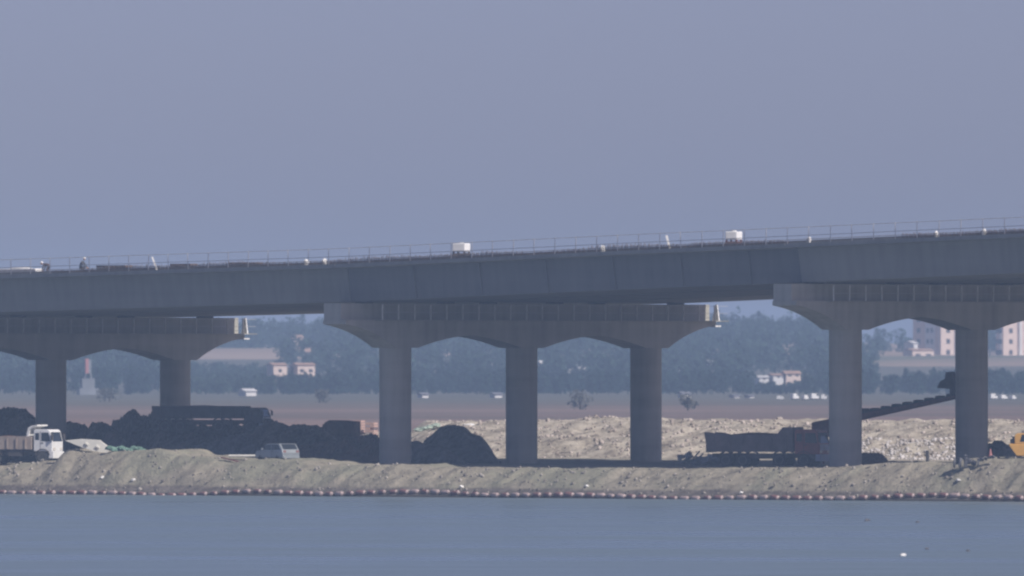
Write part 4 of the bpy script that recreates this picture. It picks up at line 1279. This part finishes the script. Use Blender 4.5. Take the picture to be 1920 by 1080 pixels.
# ------------------------------------------------------------------ far buildings
def house(label, px, py_base, y, w_px, h_px, wall, roof, name='house', cat='house', group='small buildings beyond the field', depth=5.0, rz=0.25, gable=.35, windows=2):
    x, y = at_y(px, y)
    k = y / F
    W = w_px * k; H = h_px * k
    z = max(Z(py_base, y), gz(x, y))
    t = thing(name, label, cat, (x, y, z), rz, group)
    hw = W / 2; d = depth / 2
    g = min(gz(x, y) - z, 0) - .3
    body = MB().box(-hw, hw, -d, d, g, H * (1 - gable)).build('wall', wall, t)
    rf = MB().prism_x([(-d - .3, H * (1 - gable) + .003), (d + .3, H * (1 - gable) + .003), (0, H)], -hw - .25, hw + .25)
    rf.build('roof', roof, t)
    for i in range(windows):
        cx_ = -hw + W * (i + .5) / windows
        MB().box(cx_ - W * .12, cx_ + W * .12, -d - .03, -d + .01, H * .18, H * .45).build('window', M['pane'], t)
    return t
# pinkish farm buildings under the gap left of the middle pier
house('left pinkish wing of the pair of farm buildings on the left', 519, 702, 3320, 26, 22, M['wall_pink'], M['roof_tan'], rz=.3, gable=.2, windows=1)
house('right pinkish farm building, the broader one of the pair on the left', 568, 702, 3320, 34, 22, M['wall_pink'], M['roof_tan'], rz=.3, gable=.2, windows=2)
house('low grey shed between the two pinkish farm buildings', 541, 702, 3322, 18, 17, M['wall_grey'], M['roof_grey'], rz=.3, windows=1)
house('small pink house high on the left hill', 557, 642, 4300, 16, 14, M['wall_pink'], M['roof_tan'], rz=.2, windows=1)
house('wide tan roofed house on the left hill below the small pink one', 563, 665, 4150, 44, 13, M['wall_grey'], M['roof_tan'], rz=.2, gable=.6, windows=2)
house('pale shed at the right end of the left hill terrace', 598, 662, 4150, 12, 12, M['wall_white'], M['roof_grey'], rz=.2, windows=1)
house('white greenhouse at the foot of the left hill beside the tree belt', 464, 746, 2950, 20, 14, M['wall_white'], M['wall_white'], 'greenhouse', 'greenhouse', rz=.3, windows=0)
# behind the middle pier
for p, q, y, a, b, lb in ((822, 698, 3700, 26, 12, 'pale grey roofed house above the tree belt under the first arch'), (846, 694, 3720, 14, 12, 'narrow pale house above the tree belt under the first arch'),
                          (925, 690, 3800, 16, 8, 'low pale house beside the second column'), (1014, 692, 3600, 10, 16, 'tall pinkish house beside the second column under the second arch'),
                          (1066, 692, 3650, 10, 11, 'white house left of the pair under the second arch'), (1087, 693, 3650, 14, 10, 'white house right of the pair under the second arch'),
                          (1266, 682, 3800, 9, 9, 'small white house on the hill right of the third column'), (1332, 686, 3780, 14, 12, 'white house on the hill between the third column and the right pier')):
    house(lb, p, q, y, a, b, M['wall_white'] if 'pinkish' not in lb else M['wall_pink'], M['roof_grey'] if 'grey' in lb else M['wall_white'], rz=.25, windows=1)
for p, q, a, b, lb in ((793, 757, 12, 10, 'white shed on the field right of the first middle column'), (930, 757, 14, 10, 'white shed on the field left of the second middle column'),
                       (1283, 757, 16, 12, 'white shed on the field above the bush right of the third column'), (1377, 754, 10, 7, 'tiny pale shed on the far field above the red truck bed'), (1405, 754, 9, 7, 'tiny pale shed on the far field above the red truck')):
    house(lb, p, q, 2800, a, b, M['wall_white'], M['roof_grey'], 'shed', 'shed', depth=3, rz=.3, windows=0)
# low tan roofed row on the wooded slope
house('low bluish white house on the wooded slope left of the right pier', 1428, 714, 3450, 18, 10, M['wall_white'], M['wall_white'], rz=.2, windows=1)
house('low pale house in the middle of the row on the wooded slope', 1455, 710, 3450, 20, 10, M['wall_white'], M['roof_tan'], rz=.2, windows=1)
house('longer tan house at the right end of the row on the wooded slope', 1483, 708, 3450, 28, 13, M['wall_pink'], M['roof_tan'], rz=.2, gable=.45, windows=2)

def van(label, px, py, y, group):
    x, y = at_y(px, y)
    t = thing('van', label, 'van', (x, y, gz(x, y)), .3 + .5 * math.sin(px), group)
    t.scale = (.62 + .12 * math.sin(px * 3), .75, .8 + .2 * math.sin(px * 1.7))
    MB().prism_y([(-.95, .25), (.95, .25), (.98, .65), (.72, .75), (.45, 1.12), (-.93, 1.14)], -.5, .5).build('body', M['white'], t, bevel=.05)
    MB().prism_y([(.3, .72), (.68, .74), (.44, 1.05), (.3, 1.06)], -.515, .515).build('window', M['glass'], t)
    for a in (-.55, .6):
        for b in (-.42, .42):
            MB().lathe([(.2, -.06), (.22, 0), (.2, .06)], (a, b, .2), 'y', 12).build('wheel', M['tyre'], t)
    return t
for i, (p, lb) in enumerate([(1463, 'white van first in the row on the far field'), (1490, 'white van second in the row on the far field'), (1510, 'white van third in the row on the far field'),
                             (1527, 'white van fourth in the row on the far field'), (1545, 'white van beside the right pier column at the end of the far row')]):
    van(lb, p, 753, 2690, 'white vans parked on the far field')
for p, lb in ((1863, 'white van just right of the last column on the far field'), (1881, 'white van in the middle of the right three'), (1899, 'white van at the right end of the right three')):
    van(lb, p, 754, 2690, 'white vans parked on the far field')

# mast on a grey block under the left arch
x, y = at_y(165, 3060)
k = y / F
mt = thing('signal_mast', 'short red topped mast on a grey block house under the left arch', 'mast', (x, y, Z(743, y)), .2)
MB().box(-1.9, 1.9, -1.5, 1.5, -.6, 1.5).box(-1.3, 1.1, -1.2, 1.2, 1.503, 3.4).build('block_house', M['wall_grey'], mt)
lm = MB()
for a, b in ((-.45, -.45), (.45, -.45), (.45, .45), (-.45, .45)): lm.tube((a * 1.4, b * 1.4, 3.4), (a, b, 4.4), .07)
lm.build('lattice', M['steel'], mt)
MB().box(-.55, .05, -.5, .5, 4.4, 7.2).build('red_panel', M['mast_red'], mt)
MB().box(.053, .55, -.48, .48, 4.4, 7.0).build('white_panel', M['wall_grey'], mt)

# apartment blocks on the right
def apartments(label, px, y, py_base, wl, wr, H, floors, seed):
    x, y = at_y(px, y)
    z = Z(py_base, y)
    t = thing('apartment_block', label, 'building', (x, y, z), math.radians(38), 'apartment blocks beyond the fields')
    # local +x runs along the sunlit front, local +y along the shaded end
    MB().box(0, wr, 0, wl, -3, H).build('wall', M['wall_pink'], t)
    MB().box(-.3, wr + .3, -.3, wl + .3, H + .003, H + .5).box(wr * .4, wr * .6, wl * .3, wl * .6, H + .503, H + 2.6).build('roof', M['roof_grey'], t)
    MB().box(-.18, -.002, wl * .20, wl * .55, -1, H - .3).build('stair_panel', M['wall_white'], t)
    fh = H / floors
    wn0 = MB().box(-.75, .75, -.03, .03, 0, 1.25).build('window', M['pane'], t)
    n = 0
    def put(lx, ly, lz, rz, sx):
        nonlocal n
        o = wn0 if n == 0 else wn0.copy()
        if n: COL.objects.link(o); o.parent = t
        o.location = (lx, ly, lz); o.rotation_euler = (0, 0, rz); o.scale = (sx, 1, 1); n += 1
    for f in range(floors):
        zz = f * fh + 1.0
        nb_ = max(2, int(wr / 4.2))
        for i in range(nb_):
            put(wr * (i + .5) / nb_, -.02, zz, 0, .8)
        put(-.19, wl * .30, zz, PI / 2, .7); put(-.19, wl * .45, zz, PI / 2, .7)
        put(-.02, wl * .8, zz, PI / 2, 1.0)
    rc = MB()
    for i in range(1, max(2, int(wr / 4.2))):
        cx_ = wr * i / max(2, int(wr / 4.2))
        rc.box(cx_ - .35, cx_ + .35, -.9, -.002, -1, H - .2)
    rc.build('balcony_wall', M['wall_white'], t)
    return t
apartments('pinkish apartment block with a shaded end wall left of the last column', 1764, 4200, 672, 11.5, 15.0, 20.0, 7, 1)
apartments('pinkish apartment block cut by the right edge of the photo', 1881, 4260, 672, 3.0, 16.0, 20.0, 7, 2)
house('low pale building at the foot of the apartment block', 1722, 674, 4150, 46, 18, M['wall_pink'], M['roof_tan'], rz=.5, gable=.2, windows=2)
house('tiny white house in front of the shaded end of the apartment block', 1708, 655, 4160, 9, 16, M['wall_white'], M['wall_white'], rz=.5, gable=.3, windows=0)

# ------------------------------------------------------------------ haze: one closed box round everything
hb = MB()
c = [xy_of(-6300, -1800), xy_of(2800, -1800), xy_of(2800, 6300), xy_of(-6300, 6300)]
hb.hexa([(x, y, -6.0) for x, y in c] + [(x, y, 46.0) for x, y in c])
hm, nt, N, L, B = new_mat('haze air')
N.remove(B)
pv = N.new('ShaderNodeVolumePrincipled')
pv.inputs['Color'].default_value = HAZE_COLOR
pv.inputs['Density'].default_value = HAZE_DENSITY
pv.inputs['Anisotropy'].default_value = -0.5
L.new(pv.outputs['Volume'], N['Material Output'].inputs['Volume'])
hz = hb.build('haze', hm)
tag(hz, 'pale bluish haze filling the air over the lake and the fields', 'haze', kind='stuff')
